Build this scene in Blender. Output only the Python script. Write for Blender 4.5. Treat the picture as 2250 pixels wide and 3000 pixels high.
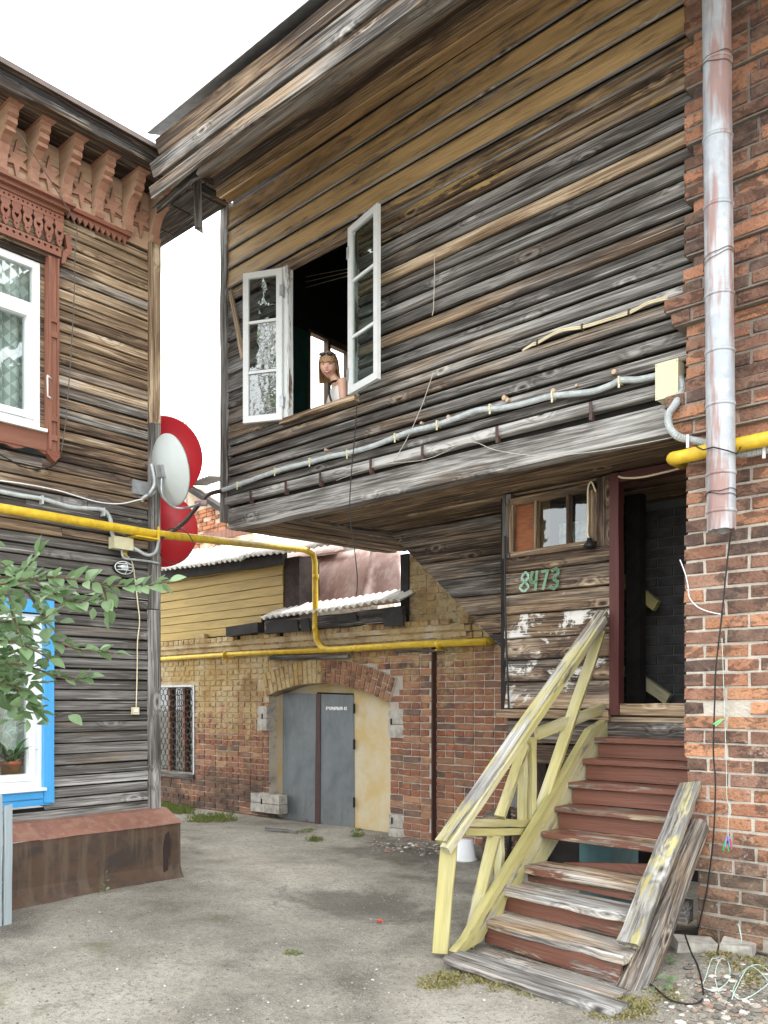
import bpy, math, random
from mathutils import Vector, Matrix, noise
from math import sin, cos, pi, radians

rnd = random.Random(7)
for o in list(bpy.data.objects):
    bpy.data.objects.remove(o, do_unlink=True)
scene = bpy.context.scene
COL = scene.collection

# ------------------------------------------------------------------ camera, sky, sun, exposure
FPX, CXP, HYP = 2485.0, 1125.0, 2055.0
TH = math.atan(2775 / FPX)
FW = Vector((-cos(TH), sin(TH), 0)); RT = Vector((sin(TH), cos(TH), 0))
cam = bpy.data.cameras.new('camera'); camo = bpy.data.objects.new('camera', cam); COL.objects.link(camo)
cam.sensor_fit = 'HORIZONTAL'; cam.sensor_width = 36.0; cam.lens = 36.0 * FPX / 2250
cam.shift_y = (HYP - 1500) / 2250; cam.clip_start = 0.05; cam.clip_end = 500
camo.matrix_world = Matrix((( RT.x, 0, -FW.x, 0), (RT.y, 0, -FW.y, 0), (0, 1, 0, 0), (0, 0, 0, 1)))
scene.camera = camo

SUN_EL, SUN_AZ = radians(52), radians(22)          # azimuth measured from +Y towards +X
w = bpy.data.worlds.new("World"); scene.world = w; w.use_nodes = True
nt = w.node_tree; bg = nt.nodes['Background']
sky = nt.nodes.new('ShaderNodeTexSky'); sky.sky_type = 'NISHITA'; sky.sun_disc = False
sky.sun_elevation = SUN_EL; sky.sun_rotation = SUN_AZ; sky.dust_density = 4; sky.air_density = 1.0
tc = nt.nodes.new('ShaderNodeTexCoord')
nz = nt.nodes.new('ShaderNodeTexNoise'); nz.inputs['Scale'].default_value = 1.6; nz.inputs['Detail'].default_value = 4
mr = nt.nodes.new('ShaderNodeMapRange'); mr.inputs[1].default_value = .3; mr.inputs[2].default_value = .62
mr.inputs[3].default_value = .78; mr.inputs[4].default_value = 1.0
mx = nt.nodes.new('ShaderNodeMixRGB'); mx.inputs[2].default_value = (8.6, 8.75, 8.7, 1)
nt.links.new(tc.outputs['Generated'], nz.inputs['Vector']); nt.links.new(nz.outputs[0], mr.inputs[0])
nt.links.new(mr.outputs[0], mx.inputs[0]); nt.links.new(sky.outputs[0], mx.inputs[1])
nt.links.new(mx.outputs[0], bg.inputs['Color']); bg.inputs['Strength'].default_value = 0.15
sun = bpy.data.lights.new('sun', 'SUN'); sun.energy = 1.5; sun.angle = radians(10); sun.color = (1, .95, .88)
suno = bpy.data.objects.new('sun', sun); COL.objects.link(suno)
sd = Vector((sin(SUN_AZ) * cos(SUN_EL), cos(SUN_AZ) * cos(SUN_EL), sin(SUN_EL)))
suno.rotation_euler = sd.to_track_quat('Z', 'Y').to_euler()
vs = scene.view_settings; vs.view_transform = 'Standard'; vs.look = 'None'; vs.gamma = 1; vs.use_curve_mapping = False
vs.exposure = 1.58
try:
    scene.cycles.max_bounces = 6; scene.cycles.use_denoising = True
except Exception: pass

# ------------------------------------------------------------------ measuring helpers: a sight line meets a real plane
def ray(px, py):
    d = FW + RT * ((px - CXP) / FPX); d.z = (HYP - py) / FPX; return d
def onY(px, py, Y): d = ray(px, py); return d * (Y / d.y)
def onX(px, py, X): d = ray(px, py); return d * (X / d.x)
def onZ(px, py, Z): d = ray(px, py); return d * (Z / d.z)
def reach(H, d, px):                                # how far along d from H until the column px
    k = (px - CXP) / FPX
    a = RT.dot(H) - k * FW.dot(H); b = RT.dot(d) - k * FW.dot(d)
    return -a / b

# ------------------------------------------------------------------ object helpers
WM = {}
def link(name, data, parent=None, M=None, color=None):
    o = bpy.data.objects.new(name, data); COL.objects.link(o)
    M = M or Matrix()
    if parent is not None:
        o.parent = parent
        o.matrix_parent_inverse = WM[parent].inverted()
    o.matrix_basis = M
    WM[o] = M
    if color: o.color = color
    return o
def tag(o, label=None, cat=None, group=None, kind=None):
    if label: o['label'] = label
    if cat: o['category'] = cat
    if group: o['group'] = group
    if kind: o['kind'] = kind
    return o
def thing(name, loc, label, cat, group=None):
    return tag(link(name, None, None, Matrix.Translation(Vector(loc))), label, cat, group, 'thing')

class MB:
    def __init__(s): s.v = []; s.f = []; s.m = []
    def add(s, v, f, M=None, mi=0):
        b = len(s.v)
        s.v += [tuple(M @ Vector(p)) if M else tuple(p) for p in v]
        s.f += [tuple(i + b for i in q) for q in f]; s.m += [mi] * len(f); return s
    def box(s, lo, hi, M=None, mi=0):
        x0, y0, z0 = lo; x1, y1, z1 = hi
        v = [(x0,y0,z0),(x1,y0,z0),(x1,y1,z0),(x0,y1,z0),(x0,y0,z1),(x1,y0,z1),(x1,y1,z1),(x0,y1,z1)]
        return s.add(v, [(0,3,2,1),(4,5,6,7),(0,1,5,4),(1,2,6,5),(2,3,7,6),(3,0,4,7)], M, mi)
    def tube(s, pts, r, n=8, cap=True, mi=0):
        pts = [Vector(p) for p in pts]; rs = r if isinstance(r, (list, tuple)) else [r] * len(pts)
        rings = []; up = None
        for i, p in enumerate(pts):
            d = (pts[min(i + 1, len(pts) - 1)] - pts[max(i - 1, 0)]).normalized()
            if up is None: up = Vector((0,0,1)) if abs(d.z) < .9 else Vector((1,0,0))
            a = (up - d * up.dot(d)).normalized(); up = a; b = d.cross(a)
            rings.append([p + (a * cos(2*pi*k/n) + b * sin(2*pi*k/n)) * rs[i] for k in range(n)])
        v = [q for R in rings for q in R]; f = []
        for i in range(len(pts) - 1):
            for k in range(n):
                k2 = (k + 1) % n; f.append((i*n+k, i*n+k2, (i+1)*n+k2, (i+1)*n+k))
        if cap: f.append(tuple(range(n))[::-1]); f.append(tuple((len(pts)-1)*n + k for k in range(n)))
        return s.add(v, f, None, mi)
    def lathe(s, prof, n=20, M=None, mi=0):
        v = [(r*cos(2*pi*k/n), r*sin(2*pi*k/n), z) for r, z in prof for k in range(n)]; f = []
        for i in range(len(prof) - 1):
            for k in range(n):
                k2 = (k+1) % n; f.append((i*n+k, i*n+k2, (i+1)*n+k2, (i+1)*n+k))
        return s.add(v, f, M, mi)
    def prism(s, poly, y0, y1, M=None, mi=0):       # polygon in local xz, extruded along y
        n = len(poly); v = [(x, y0, z) for x, z in poly] + [(x, y1, z) for x, z in poly]
        f = [tuple(range(n)), tuple(range(2*n-1, n-1, -1))] + [((k+1) % n, k, n+k, n+(k+1) % n) for k in range(n)]
        return s.add(v, f, M, mi)
    def beam(s, p0, p1, w, t, up=(0,0,1), mi=0):    # w along 'side', t along up
        p0 = Vector(p0); p1 = Vector(p1); d = (p1-p0); L = d.length; d.normalize(); u = Vector(up)
        u = (u - d*u.dot(d)).normalized(); sd = u.cross(d)
        M = Matrix(((d.x, sd.x, u.x, p0.x), (d.y, sd.y, u.y, p0.y), (d.z, sd.z, u.z, p0.z), (0,0,0,1)))
        return s.box((0, -w/2, -t/2), (L, w/2, t/2), M, mi)
    def mesh(s, name, mats, smooth=False):
        me = bpy.data.meshes.new(name); me.from_pydata(s.v, [], s.f)
        for m in (mats if isinstance(mats, (list, tuple)) else [mats]): me.materials.append(m)
        if any(s.m): me.polygons.foreach_set('material_index', s.m)
        if smooth: me.polygons.foreach_set('use_smooth', [True] * len(s.f))
        me.update(); return me
    def build(s, name, mats, parent=None, smooth=False, color=None, M=None):
        if M is None:
            n = len(s.v); c = Vector((sum(p[0] for p in s.v)/n, sum(p[1] for p in s.v)/n, min(p[2] for p in s.v)))
            s.v = [(p[0]-c.x, p[1]-c.y, p[2]-c.z) for p in s.v]; M = Matrix.Translation(c)
        return link(name, s.mesh(name, mats, smooth), parent, M, color)

def frame(o, x, z):
    x = Vector(x).normalized(); z = Vector(z); z = (z - x*z.dot(x)).normalized(); y = z.cross(x); o = Vector(o)
    return Matrix(((x.x,y.x,z.x,o.x),(x.y,y.y,z.y,o.y),(x.z,y.z,z.z,o.z),(0,0,0,1)))

def plank(name, parent, M, L, W, T, mat, color, seg=5, rough=.003, ragged=.006, bev=.003, skew=(0,0), tilt=0, r=None, warp=0, tc=0):
    r = r or rnd
    tc = tc or bev; prof = [(bev*1.5, 0), (0, bev), (0, W-tc), (tc*.6 if tc > bev else bev, W), (T, W), (T, 0)]
    v = []; f = []; n = 6
    for i in range(seg + 1):
        t = i / seg; x = L * t; lo = r.uniform(-rough, rough); hi = r.uniform(-rough, rough); dy = r.uniform(-rough, rough)*.5 + warp*sin(pi*t)
        for k, (y, z) in enumerate(prof):
            zz = z + (lo if z < W/2 else hi); xx = x + (skew[0]*(1-t) + skew[1]*t) * (z/W)
            if i in (0, seg): xx += r.uniform(-ragged, ragged)
            v.append((xx, y + dy, zz))
    for i in range(seg):
        for k in range(n):
            k2 = (k+1) % n; f.append((i*n+k, (i+1)*n+k, (i+1)*n+k2, i*n+k2))
    f.append(tuple(range(n))); f.append(tuple(seg*n + k for k in range(n))[::-1])
    if tilt: M = M @ Matrix.Rotation(tilt, 4, 'X')
    mb = MB(); mb.v = v; mb.f = f; mb.m = [0]*len(f)
    return link(name, mb.mesh(name, mat), parent, M, color)

def board(name, parent, p0, p1, W, T, mat, color, up=(0,0,1), **k):   # plank whose axis runs p0 -> p1, centred
    p0 = Vector(p0); p1 = Vector(p1); M = frame(p0, p1-p0, up)
    M = M @ Matrix.Translation((0, -T/2, -W/2))
    return plank(name, parent, M, (p1-p0).length, W, T, mat, color, **k)

def catmull(pts, n=6):
    pts = [Vector(p) for p in pts]; out = []
    for i in range(len(pts)-1):
        p0 = pts[max(i-1,0)]; p1 = pts[i]; p2 = pts[i+1]; p3 = pts[min(i+2,len(pts)-1)]
        for k in range(n):
            t = k/n
            out.append(.5*((2*p1)+(p2-p0)*t+(2*p0-5*p1+4*p2-p3)*t*t+(3*p1-p0-3*p2+p3)*t**3))
    out.append(pts[-1]); return out

def holed(name, outer, holes, depth, mat, parent, M, color=None):     # flat board with sawn holes
    cu = bpy.data.curves.new(name, 'CURVE'); cu.dimensions = '2D'; cu.fill_mode = 'BOTH'; cu.extrude = depth/2
    for poly in [outer] + holes:
        sp = cu.splines.new('POLY'); sp.points.add(len(poly)-1); sp.use_cyclic_u = True
        for i, (x, y) in enumerate(poly): sp.points[i].co = (x, y, 0, 1)
    tmp = bpy.data.objects.new('tmp', cu); COL.objects.link(tmp)
    me = bpy.data.meshes.new_from_object(tmp.evaluated_get(bpy.context.evaluated_depsgraph_get()))
    bpy.data.objects.remove(tmp); me.materials.clear(); me.materials.append(mat); me.name = name
    return link(name, me, parent, M, color)

# ------------------------------------------------------------------ materials
class NT:
    def __init__(s, name):
        s.m = bpy.data.materials.new(name); s.m.use_nodes = True; s.t = s.m.node_tree
        s.p = s.t.nodes['Principled BSDF']; s.out = s.t.nodes['Material Output']
    def n(s, typ, inp=None, **pr):
        nd = s.t.nodes.new('ShaderNode' + typ)
        for k, v in pr.items(): setattr(nd, k, v)
        for k, v in (inp or {}).items(): s.set(nd.inputs[k], v)
        return nd
    def set(s, sock, v):
        if isinstance(v, bpy.types.NodeSocket): s.t.links.new(v, sock)
        elif isinstance(v, (tuple, list)) and len(v) == 3 and sock.type == 'RGBA': sock.default_value = (*v, 1)
        else: sock.default_value = v
    def math(s, op, a, b=0.0, c=None, clamp=False):
        nd = s.n('Math', operation=op, use_clamp=clamp); s.set(nd.inputs[0], a); s.set(nd.inputs[1], b)
        if c is not None: s.set(nd.inputs[2], c)
        return nd.outputs[0]
    def vmul(s, v, k): return s.n('VectorMath', {0: v, 1: k}, operation='MULTIPLY').outputs[0]
    def vadd(s, v, k): return s.n('VectorMath', {0: v, 1: k}, operation='ADD').outputs[0]
    def noise(s, v, scale=1.0, detail=3, rough=.55, dist=0.0):
        return s.n('TexNoise', {'Vector': v, 'Scale': scale, 'Detail': detail, 'Roughness': rough, 'Distortion': dist}).outputs[0]
    def ss(s, v, a, b, lo=0.0, hi=1.0):
        nd = s.n('MapRange', {0: v, 1: a, 2: b, 3: lo, 4: hi}, interpolation_type='SMOOTHSTEP'); return nd.outputs[0]
    def mix(s, f, a, b, bt='MIX'):
        nd = s.n('MixRGB', {0: f, 1: a, 2: b}, blend_type=bt); return nd.outputs[0]
    def ramp(s, v, stops):
        nd = s.n('ValToRGB', {0: v}); e = nd.color_ramp.elements
        while len(e) > 1: e.remove(e[-1])
        e[0].position = stops[0][0]; e[0].color = (*stops[0][1], 1)
        for p, c in stops[1:]:
            x = e.new(p); x.color = (*c, 1)
        return nd.outputs[0]
    def bump(s, h, st=.3, d=.01):
        s.set(s.p.inputs['Normal'], s.n('Bump', {'Height': h, 'Strength': st, 'Distance': d}).outputs[0])
    def fin(s, col=None, rough=None, metal=None, spec=None):
        if col is not None: s.set(s.p.inputs['Base Color'], col)
        if rough is not None: s.set(s.p.inputs['Roughness'], rough)
        if metal is not None: s.set(s.p.inputs['Metallic'], metal)
        if spec is not None: s.set(s.p.inputs['Specular IOR Level'], spec)
        return s.m

def wood_mat(name, paint=None, edge=None, rough=.75, gray=1.0, dirt=.5, soft=0.0, psc=(2.2, 9, 12)):
    """object colour: R warm share, G brightness, B share of paint still on the board"""
    a = NT(name); oi = a.n('ObjectInfo'); co = a.n('TexCoord').outputs['Object']
    sep = a.n('SeparateColor', {0: oi.outputs['Color']}); R, G, B = sep.outputs[0], sep.outputs[1], sep.outputs[2]
    rv = a.n('CombineXYZ', {0: a.math('MULTIPLY', oi.outputs['Random'], 91.0), 1: a.math('MULTIPLY', oi.outputs['Random'], 37.0), 2: a.math('MULTIPLY', oi.outputs['Random'], 53.0)}).outputs[0]
    c = a.vadd(co, rv)
    vo = a.n('TexVoronoi', {'Vector': a.vmul(c, (2.2, 3.0, 5.0)), 'Scale': 1.0, 'Randomness': 1.0}, feature='F1')
    kd = vo.outputs['Distance']
    knot = a.ss(kd, .02, .34, 1.0, 0.0)
    fig = a.noise(a.vmul(c, (.38, 6, 8.0)), 1.0, 3, .45, .2)
    fig = a.math('ADD', fig, a.math('MULTIPLY', knot, .22))
    ring = a.math('SINE', a.math('MULTIPLY', fig, 74.0)); ring = a.ss(ring, -.75, .9)
    fib = a.noise(a.vmul(c, (1.8, 62, 80)), 1.0, 5, .7)
    pat = a.noise(a.vmul(c, (.8, 3, 7)), 1.0, 5, .62, .6)
    pat2 = a.noise(a.vmul(a.vadd(c, (7.3, 1.1, 4.2)), (.6, 2, 5)), 1.0, 4, .6, .3)
    streak = a.noise(a.vmul(c, (1.0, 20, 30)), 1.0, 6, .74, .15)
    v = a.math('ADD', a.math('MULTIPLY', a.ss(pat, .34, .68), .36), a.math('MULTIPLY', ring, .13))
    v = a.math('ADD', v, a.math('MULTIPLY', a.ss(streak, .34, .66), .20)); v = a.math('ADD', v, a.math('MULTIPLY', a.ss(fib, .33, .67), .30))
    v = a.math('ADD', v, a.math('MULTIPLY', a.math('SUBTRACT', G, .51), 1.25)); v = a.math('SUBTRACT', v, a.math('SUBTRACT', a.math('MULTIPLY', a.ss(kd, .01, .08, 1, 0), .5), a.math('MULTIPLY', a.math('MULTIPLY', a.ss(kd, .07, .12), a.ss(kd, .12, .22, 1, 0)), .22)))
    v = a.math('ADD', .44, a.math('MULTIPLY', a.math('SUBTRACT', v, .44), oi.outputs['Alpha']))
    g = gray
    grey = a.ramp(v, [(.08, (.016, .013, .012)), (.32, (.052, .046, .042)), (.52, (.125*g, .116*g, .108*g)), (.76, (.285*g, .278*g, .268*g)), (1, (.50*g, .49*g, .475*g))])
    warm = a.ramp(v, [(.08, (.018, .012, .009)), (.32, (.065, .042, .029)), (.52, (.17, .115, .072)), (.76, (.34, .245, .155)), (1, (.60, .48, .35))])
    wf = a.ss(a.math('ADD', a.math('SUBTRACT', R, .5), pat2), .35, .65)
    col = a.mix(wf, grey, warm)
    ck = a.noise(a.vmul(a.vadd(c, (1.7, 5.1, 9.3)), (.9, 42, 58)), 1.0, 3, .55); ck2 = a.noise(a.vmul(a.vadd(c, (4.4, 2.2, 6.1)), (1.3, 60, 90)), 1.0, 3, .6)
    col = a.mix(a.ss(ck, .635, .675, 0, .85), col, (.012, .010, .009)); col = a.mix(a.ss(ck2, .63, .69, 0, .6), col, a.mix(wf, (.52, .51, .49), (.58, .47, .34)))
    h = a.math('ADD', a.math('MULTIPLY', ring, .35), a.math('MULTIPLY', fib, .8)); h = a.math('ADD', h, a.math('MULTIPLY', streak, .8))
    if paint:
        pm = a.noise(a.vmul(a.vadd(c, (3.1, 8, 2)), psc), 1.0, 6, .68, .5)
        pm = a.math('ADD', a.math('MULTIPLY', pm, .7), a.math('MULTIPLY', streak, .3))
        lim = a.math('SUBTRACT', .82, a.math('MULTIPLY', B, .64))
        msk = a.ss(a.math('SUBTRACT', pm, lim), -.012-soft, .03+soft, 0, 1-soft)
        pv = a.noise(a.vmul(c, (1.5, 12, 14)), 1.0, 4, .6)
        pc = a.mix(a.ss(pv, .3, .75, 0.0, dirt), paint, tuple(x*.45 for x in paint))
        if edge: pc = a.mix(a.ss(pat2, .45, .7), pc, edge)
        col = a.mix(msk, col, pc); h = a.math('ADD', h, a.math('MULTIPLY', msk, .5))
        a.set(a.p.inputs['Roughness'], a.mix(msk, (rough,)*3, (rough-.2,)*3))
    else: a.set(a.p.inputs['Roughness'], rough)
    a.bump(h, .55, .006)
    return a.fin(col, spec=.3)

def brick_mat(name, island=False, wall=False, mortar=False):
    a = NT(name); pos = a.n('NewGeometry').outputs['Position']; sx = a.n('SeparateXYZ', {0: pos}); X, Z = sx.outputs[0], sx.outputs[2]
    n1 = a.noise(pos, 9, 4, .6); n2 = a.noise(pos, 60, 3, .6); n3 = a.noise(pos, 2.2, 4, .6, .4)
    if mortar:
        base = a.mix(n1, (.42, .38, .33), (.64, .59, .52))
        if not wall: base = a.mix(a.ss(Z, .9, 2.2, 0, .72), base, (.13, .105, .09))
    else:
        if island:
            base = a.ramp(a.n('NewGeometry').outputs['Random Per Island'], [(0, (.22,.085,.05)), (.3, (.33,.13,.07)), (.6, (.27,.12,.075)), (.85, (.2,.1,.07)), (1, (.1,.065,.055))])
        else: base = a.n('ObjectInfo').outputs['Color']
        base = a.mix(a.ss(n1, .35, .7, 0, .55), base, a.mix(.5, base, (.5, .3, .2)))
        base = a.mix(a.ss(n2, .45, .75, 0, .5), base, (.07, .045, .04))
    soot = a.ss(a.noise(a.vmul(pos, (6, 6, 11)), 1.0, 6, .7, .6), .50 if not wall else .52, .57 if not wall else .68)
    if wall:
        # limewash left on the wall: mostly high up and to the left, worn off lower down
        up = a.ss(Z, -1.3, .75, -.27, .24)
        lft = a.math('MULTIPLY', a.ss(X, -9.4, -8.3, .12, -.06), 1.0)
        rgt = a.math('MULTIPLY', a.math('MULTIPLY', a.ss(X, -7.6, -6.6, 0.0, 1.0), a.ss(Z, .45, .75, 1.0, 0.0)), -.16)
        streak = a.noise(a.vmul(pos, (3.2, 3.2, .5)), 1.0, 3, .6)
        k = a.math('ADD', a.math('ADD', up, lft), a.math('ADD', rgt, a.math('MULTIPLY', a.math('ADD', a.math('MULTIPLY', n3, .55), a.math('MULTIPLY', streak, .45)), 1.0)))
        k = a.math('ADD', k, a.math('MULTIPLY', a.math('SUBTRACT', n1, .5), .9))
        msk = a.ss(k, .40, .68, 0.0, .84)
        wash = a.mix(a.ss(a.noise(a.vmul(pos, (4, 4, 1.6)), 1.0, 4, .6), .35, .68), (.48, .345, .145), (.58, .49, .30))
        wash = a.mix(a.ss(a.noise(a.vmul(pos, (2, 2, 3)), 1.0, 6, .7, .6), .46, .66, 0, .75), wash, (.25, .155, .06)); wash = a.mix(a.ss(n1, .5, .8, 0, .6), wash, (.2, .13, .05)); wash = a.mix(a.ss(n2, .5, .72, 0, .5), wash, (.27, .17, .07))
        base = a.mix(msk, base, wash)
        low = a.math('MULTIPLY', a.ss(Z, -1.15, -.85, 1, 0), a.ss(X, -7.9, -8.6, 0.0, .75))
        base = a.mix(a.math('MULTIPLY', low, a.ss(n3, .3, .6)), base, (.055, .042, .036))
        base = a.mix(a.math('MULTIPLY', soot, .35), base, (.06, .05, .035))
    else:
        base = a.mix(a.math('MULTIPLY', soot, .15 if mortar else .62), base, (.05, .036, .033))
        lowm = a.math('MULTIPLY', a.ss(Z, -1.3, -.6, .55, 0), n1)
        base = a.mix(lowm, base, (.10, .085, .06))
        ef = a.math('MULTIPLY', a.ss(a.noise(pos, 14, 5, .75), .58, .68), a.ss(Z, -1.2, 1.5, .8, .12))
        base = a.mix(ef, base, (.46, .41, .36))
    a.bump(a.math('ADD', a.math('ADD', n2, a.math('MULTIPLY', n1, 1.5)), a.noise(pos, 22, 5, .7)), .8, .012)
    return a.fin(base, .9, spec=.2)

def simple(name, col, rough=.5, metal=0, var=.25, scale=8, bump=0.0, col2=None, spec=.4, stretch=(1,1,1)):
    a = NT(name); c = a.n('TexCoord').outputs['Object']; n = a.noise(a.vmul(c, stretch), scale, 5, .62, .2)
    c2 = col2 or tuple(x*(1-var) for x in col)
    cc = a.mix(a.ss(n, .35, .68), col, c2)
    if bump: a.bump(a.noise(c, scale*6, 4), bump, .004)
    return a.fin(cc, rough, metal, spec)

def glass_mat(name, tint=(.6, .66, .64), alpha=.35, rough=.02):
    a = NT(name); tr = a.n('BsdfTransparent', {0: tint}); gl = a.n('BsdfGlossy', {'Color': (.9, .93, .95), 'Roughness': rough})
    fr = a.n('Fresnel', {'IOR': 1.5}); c = a.n('TexCoord').outputs['Object']
    bn = a.n('Bump', {'Height': a.noise(c, 5, 2), 'Strength': .12, 'Distance': .02}); a.set(gl.inputs['Normal'], bn.outputs[0])
    ff = a.math('MULTIPLY', a.math('ADD', a.math('MULTIPLY', fr.outputs[0], 1.2), alpha, clamp=True), a.math('SUBTRACT', 1.0, a.n('NewGeometry').outputs['Backfacing']))
    mixs = a.n('MixShader', {0: ff, 1: tr.outputs[0], 2: gl.outputs[0]})
    a.t.links.new(mixs.outputs[0], a.out.inputs[0]); return a.m

OCHRE = (.46, .32, .13)
M_wood = wood_mat('weathered_wood', paint=OCHRE, dirt=.6)
M_ochre = wood_mat('ochre_stained_wood', paint=(.66, .455, .225), dirt=.8, soft=.09)
M_stair = wood_mat('red_brown_painted_wood', paint=(.185, .080, .056), edge=(.14, .06, .043), rough=.65, dirt=.5)
M_yellow = wood_mat('yellow_painted_wood', paint=(.47, .42, .175), edge=(.53, .50, .35), rough=.6, dirt=.65, soft=.025)
M_trim = wood_mat('red_brown_trim', paint=(.255, .112, .074), edge=(.20, .072, .046), rough=.65, dirt=.5)
M_frieze = wood_mat('tan_frieze_paint', paint=(.47, .32, .22), rough=.7, dirt=.45)
M_bracket = wood_mat('pinkish_bracket_paint', paint=(.38, .205, .14), rough=.7, dirt=.5)
M_blue = wood_mat('blue_painted_wood', paint=(.07, .36, .74), rough=.5, dirt=.15)
M_white = wood_mat('white_painted_wood', paint=(.72, .75, .76), rough=.5, dirt=.12)
M_shed = wood_mat('ochre_painted_planks', paint=(.43, .30, .085), rough=.7, dirt=.55)
M_brickp = brick_mat('pier_brick'); M_mortp = brick_mat('pier_mortar', mortar=True)
M_brickw = brick_mat('washed_brick', wall=True); M_brickwi = brick_mat('washed_brick_mass', island=True, wall=True)
M_mortw = brick_mat('washed_mortar', wall=True, mortar=True)
M_bricki = brick_mat('plain_brick_mass', island=True)
M_dark = simple('dark_void_timber', (.022, .019, .018), .9, var=.5)
M_green = simple('green_wall_paint', (.02, .075, .06), .6, var=.3)
M_pipe = simple('yellow_gas_paint', (.72, .50, .035), .45, var=.18, scale=14, bump=.1, col2=(.55, .36, .03))
M_grey = simple('grey_plastic_conduit', (.46, .50, .51), .45, var=.25, scale=20)
M_brownc = simple('brown_cable_sleeve', (.075, .04, .034), .5, var=.3)
M_beige = simple('beige_plastic', (.62, .59, .40), .4, var=.1, scale=30)
M_pvc = simple('white_pvc', (.78, .80, .82), .3, var=.06)
M_black = simple('black_rubber', (.015, .015, .016), .5, var=.3)
M_cream = simple('cream_cable', (.70, .62, .42), .5, var=.15)
M_dishw = simple('dish_grey_paint', (.46, .50, .50), .4, var=.08, scale=3)
M_dishr = simple('dish_red_paint', (.74, .03, .045), .35, var=.12, scale=3)
M_steel = simple('galvanised_steel', (.45, .47, .49), .4, .6, var=.3, scale=15)
M_stone = simple('worn_limestone', (.50, .47, .42), .9, var=.45, scale=10, bump=.4)
M_plast = simple('yellow_plaster', (.56, .42, .20), .9, scale=2.2, bump=.25, col2=(.60, .54, .41))
M_slate = simple('white_fibre_cement', (.74, .73, .69), .85, scale=9, bump=.2, col2=(.55, .54, .5))
M_tar = simple('tar_paper', (.035, .033, .032), .85, var=.4, scale=9, bump=.3)
M_glass = glass_mat('window_glass', (.82, .87, .85), .13)
M_glassr = glass_mat('reflecting_window_glass', (.7, .75, .73), .16)
M_glassd = glass_mat('old_dark_glass', (.7, .74, .72), .08, .03)
M_room = simple('room_grey', (.14, .16, .16), .9, var=.3, scale=3)
M_pot = simple('terracotta_plastic', (.26, .075, .035), .6, var=.15)
M_stem = simple('twig_bark', (.13, .085, .06), .8, var=.4, scale=40)
M_skin = simple('skin', (.74, .45, .34), .5, var=.08, scale=12)
M_hair = simple('blond_brown_hair', (.42, .27, .14), .45, scale=30, col2=(.22, .125, .065), stretch=(6, 6, 1))
M_dress = simple('white_blouse', (.78, .77, .75), .8, var=.08)
M_lip = simple('lip_red', (.42, .09, .09), .45, var=.1)
M_tooth = simple('teeth_white', (.85, .83, .8), .3, var=.02)
M_eye = simple('eye_dark', (.03, .025, .025), .3, var=.1)

def leaf_mat(name, c1, c2):
    a = NT(name); oi = a.n('ObjectInfo'); c = a.n('TexCoord').outputs['Object']
    rv = a.n('NewGeometry').outputs['Random Per Island']
    k = a.math('FRACT', a.math('ADD', oi.outputs['Random'], rv))
    col = a.mix(k, c1, c2); col = a.mix(a.ss(a.noise(c, 30, 3), .4, .7, 0, .3), col, tuple(x*.6 for x in c1))
    a.fin(col, .42, spec=.5)
    tl = a.n('BsdfTranslucent', {0: tuple(x*1.3 for x in c2)})
    ms = a.n('MixShader', {0: .25, 1: a.p.outputs[0], 2: tl.outputs[0]}); a.t.links.new(ms.outputs[0], a.out.inputs[0])
    return a.m
M_leaf = leaf_mat('leaf_green', (.065, .125, .045), (.22, .33, .17))
M_grass = leaf_mat('grass_green', (.09, .15, .035), (.22, .25, .07))
M_straw = leaf_mat('dry_weed', (.33, .29, .13), (.22, .2, .07))
M_plant = leaf_mat('houseplant_green', (.035, .10, .025), (.09, .2, .05))

def metal_door_mat():
    a = NT('blue_grey_door_paint'); c = a.n('TexCoord').outputs['Object']
    n = a.noise(a.vmul(c, (3, 3, 1.4)), 1.6, 6, .65, .4); f = a.noise(c, 160, 2)
    col = a.mix(a.ss(n, .3, .7), (.115, .135, .15), (.175, .20, .215)); col = a.mix(a.ss(f, .55, .75, 0, .35), col, (.06, .08, .1))
    z = a.n('SeparateXYZ', {0: c}).outputs[2]
    col = a.mix(a.math('MULTIPLY', a.ss(z, .0, .6, .6, 0), n), col, (.16, .155, .14))
    col = a.mix(a.math('MULTIPLY', a.ss(a.noise(c, 11, 5, .7), .56, .68), a.ss(z, .02, .5, .9, .12)), col, (.11, .06, .04)); col = a.mix(a.ss(a.noise(a.vmul(c, (20, 20, 1.5)), 1.0, 4, .6), .6, .75, 0, .4), col, (.27, .29, .3))
    a.bump(a.math('ADD', n, a.math('MULTIPLY', a.noise(c, 3, 2), 1.5)), .35, .03); return a.fin(col, .6)
M_door = metal_door_mat()
def rust_mat(name, c1, c2, c3, rough=.75, metal=.0, sc=1.6):
    a = NT(name); c = a.n('NewGeometry').outputs['Position']
    n = a.noise(a.vmul(c, (1, 1, 1.8)), sc*1.6, 6, .66, .5); n2 = a.noise(c, sc*9, 4, .6); n3 = a.noise(a.vmul(c, (6, 6, .7)), sc, 4, .6)
    col = a.mix(a.ss(n, .36, .64), c1, c2); col = a.mix(a.ss(n3, .46, .62, 0, .8), col, c3); col = a.mix(a.ss(n2, .5, .8, 0, .4), col, tuple(x*.55 for x in c1))
    sp = a.ss(a.noise(a.vmul(c, (16, 7, 16)), 2.2, 4, .7), .71, .735, 0, .8)
    if sc > 2: col = a.mix(sp, col, (.62, .56, .5))
    a.bump(a.math('ADD', n, a.math('MULTIPLY', n2, .4)), .3, .02); return a.fin(col, rough, metal)
M_rust = rust_mat('rusty_sheet', (.085, .048, .03), (.042, .030, .025), (.11, .078, .052))
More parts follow.
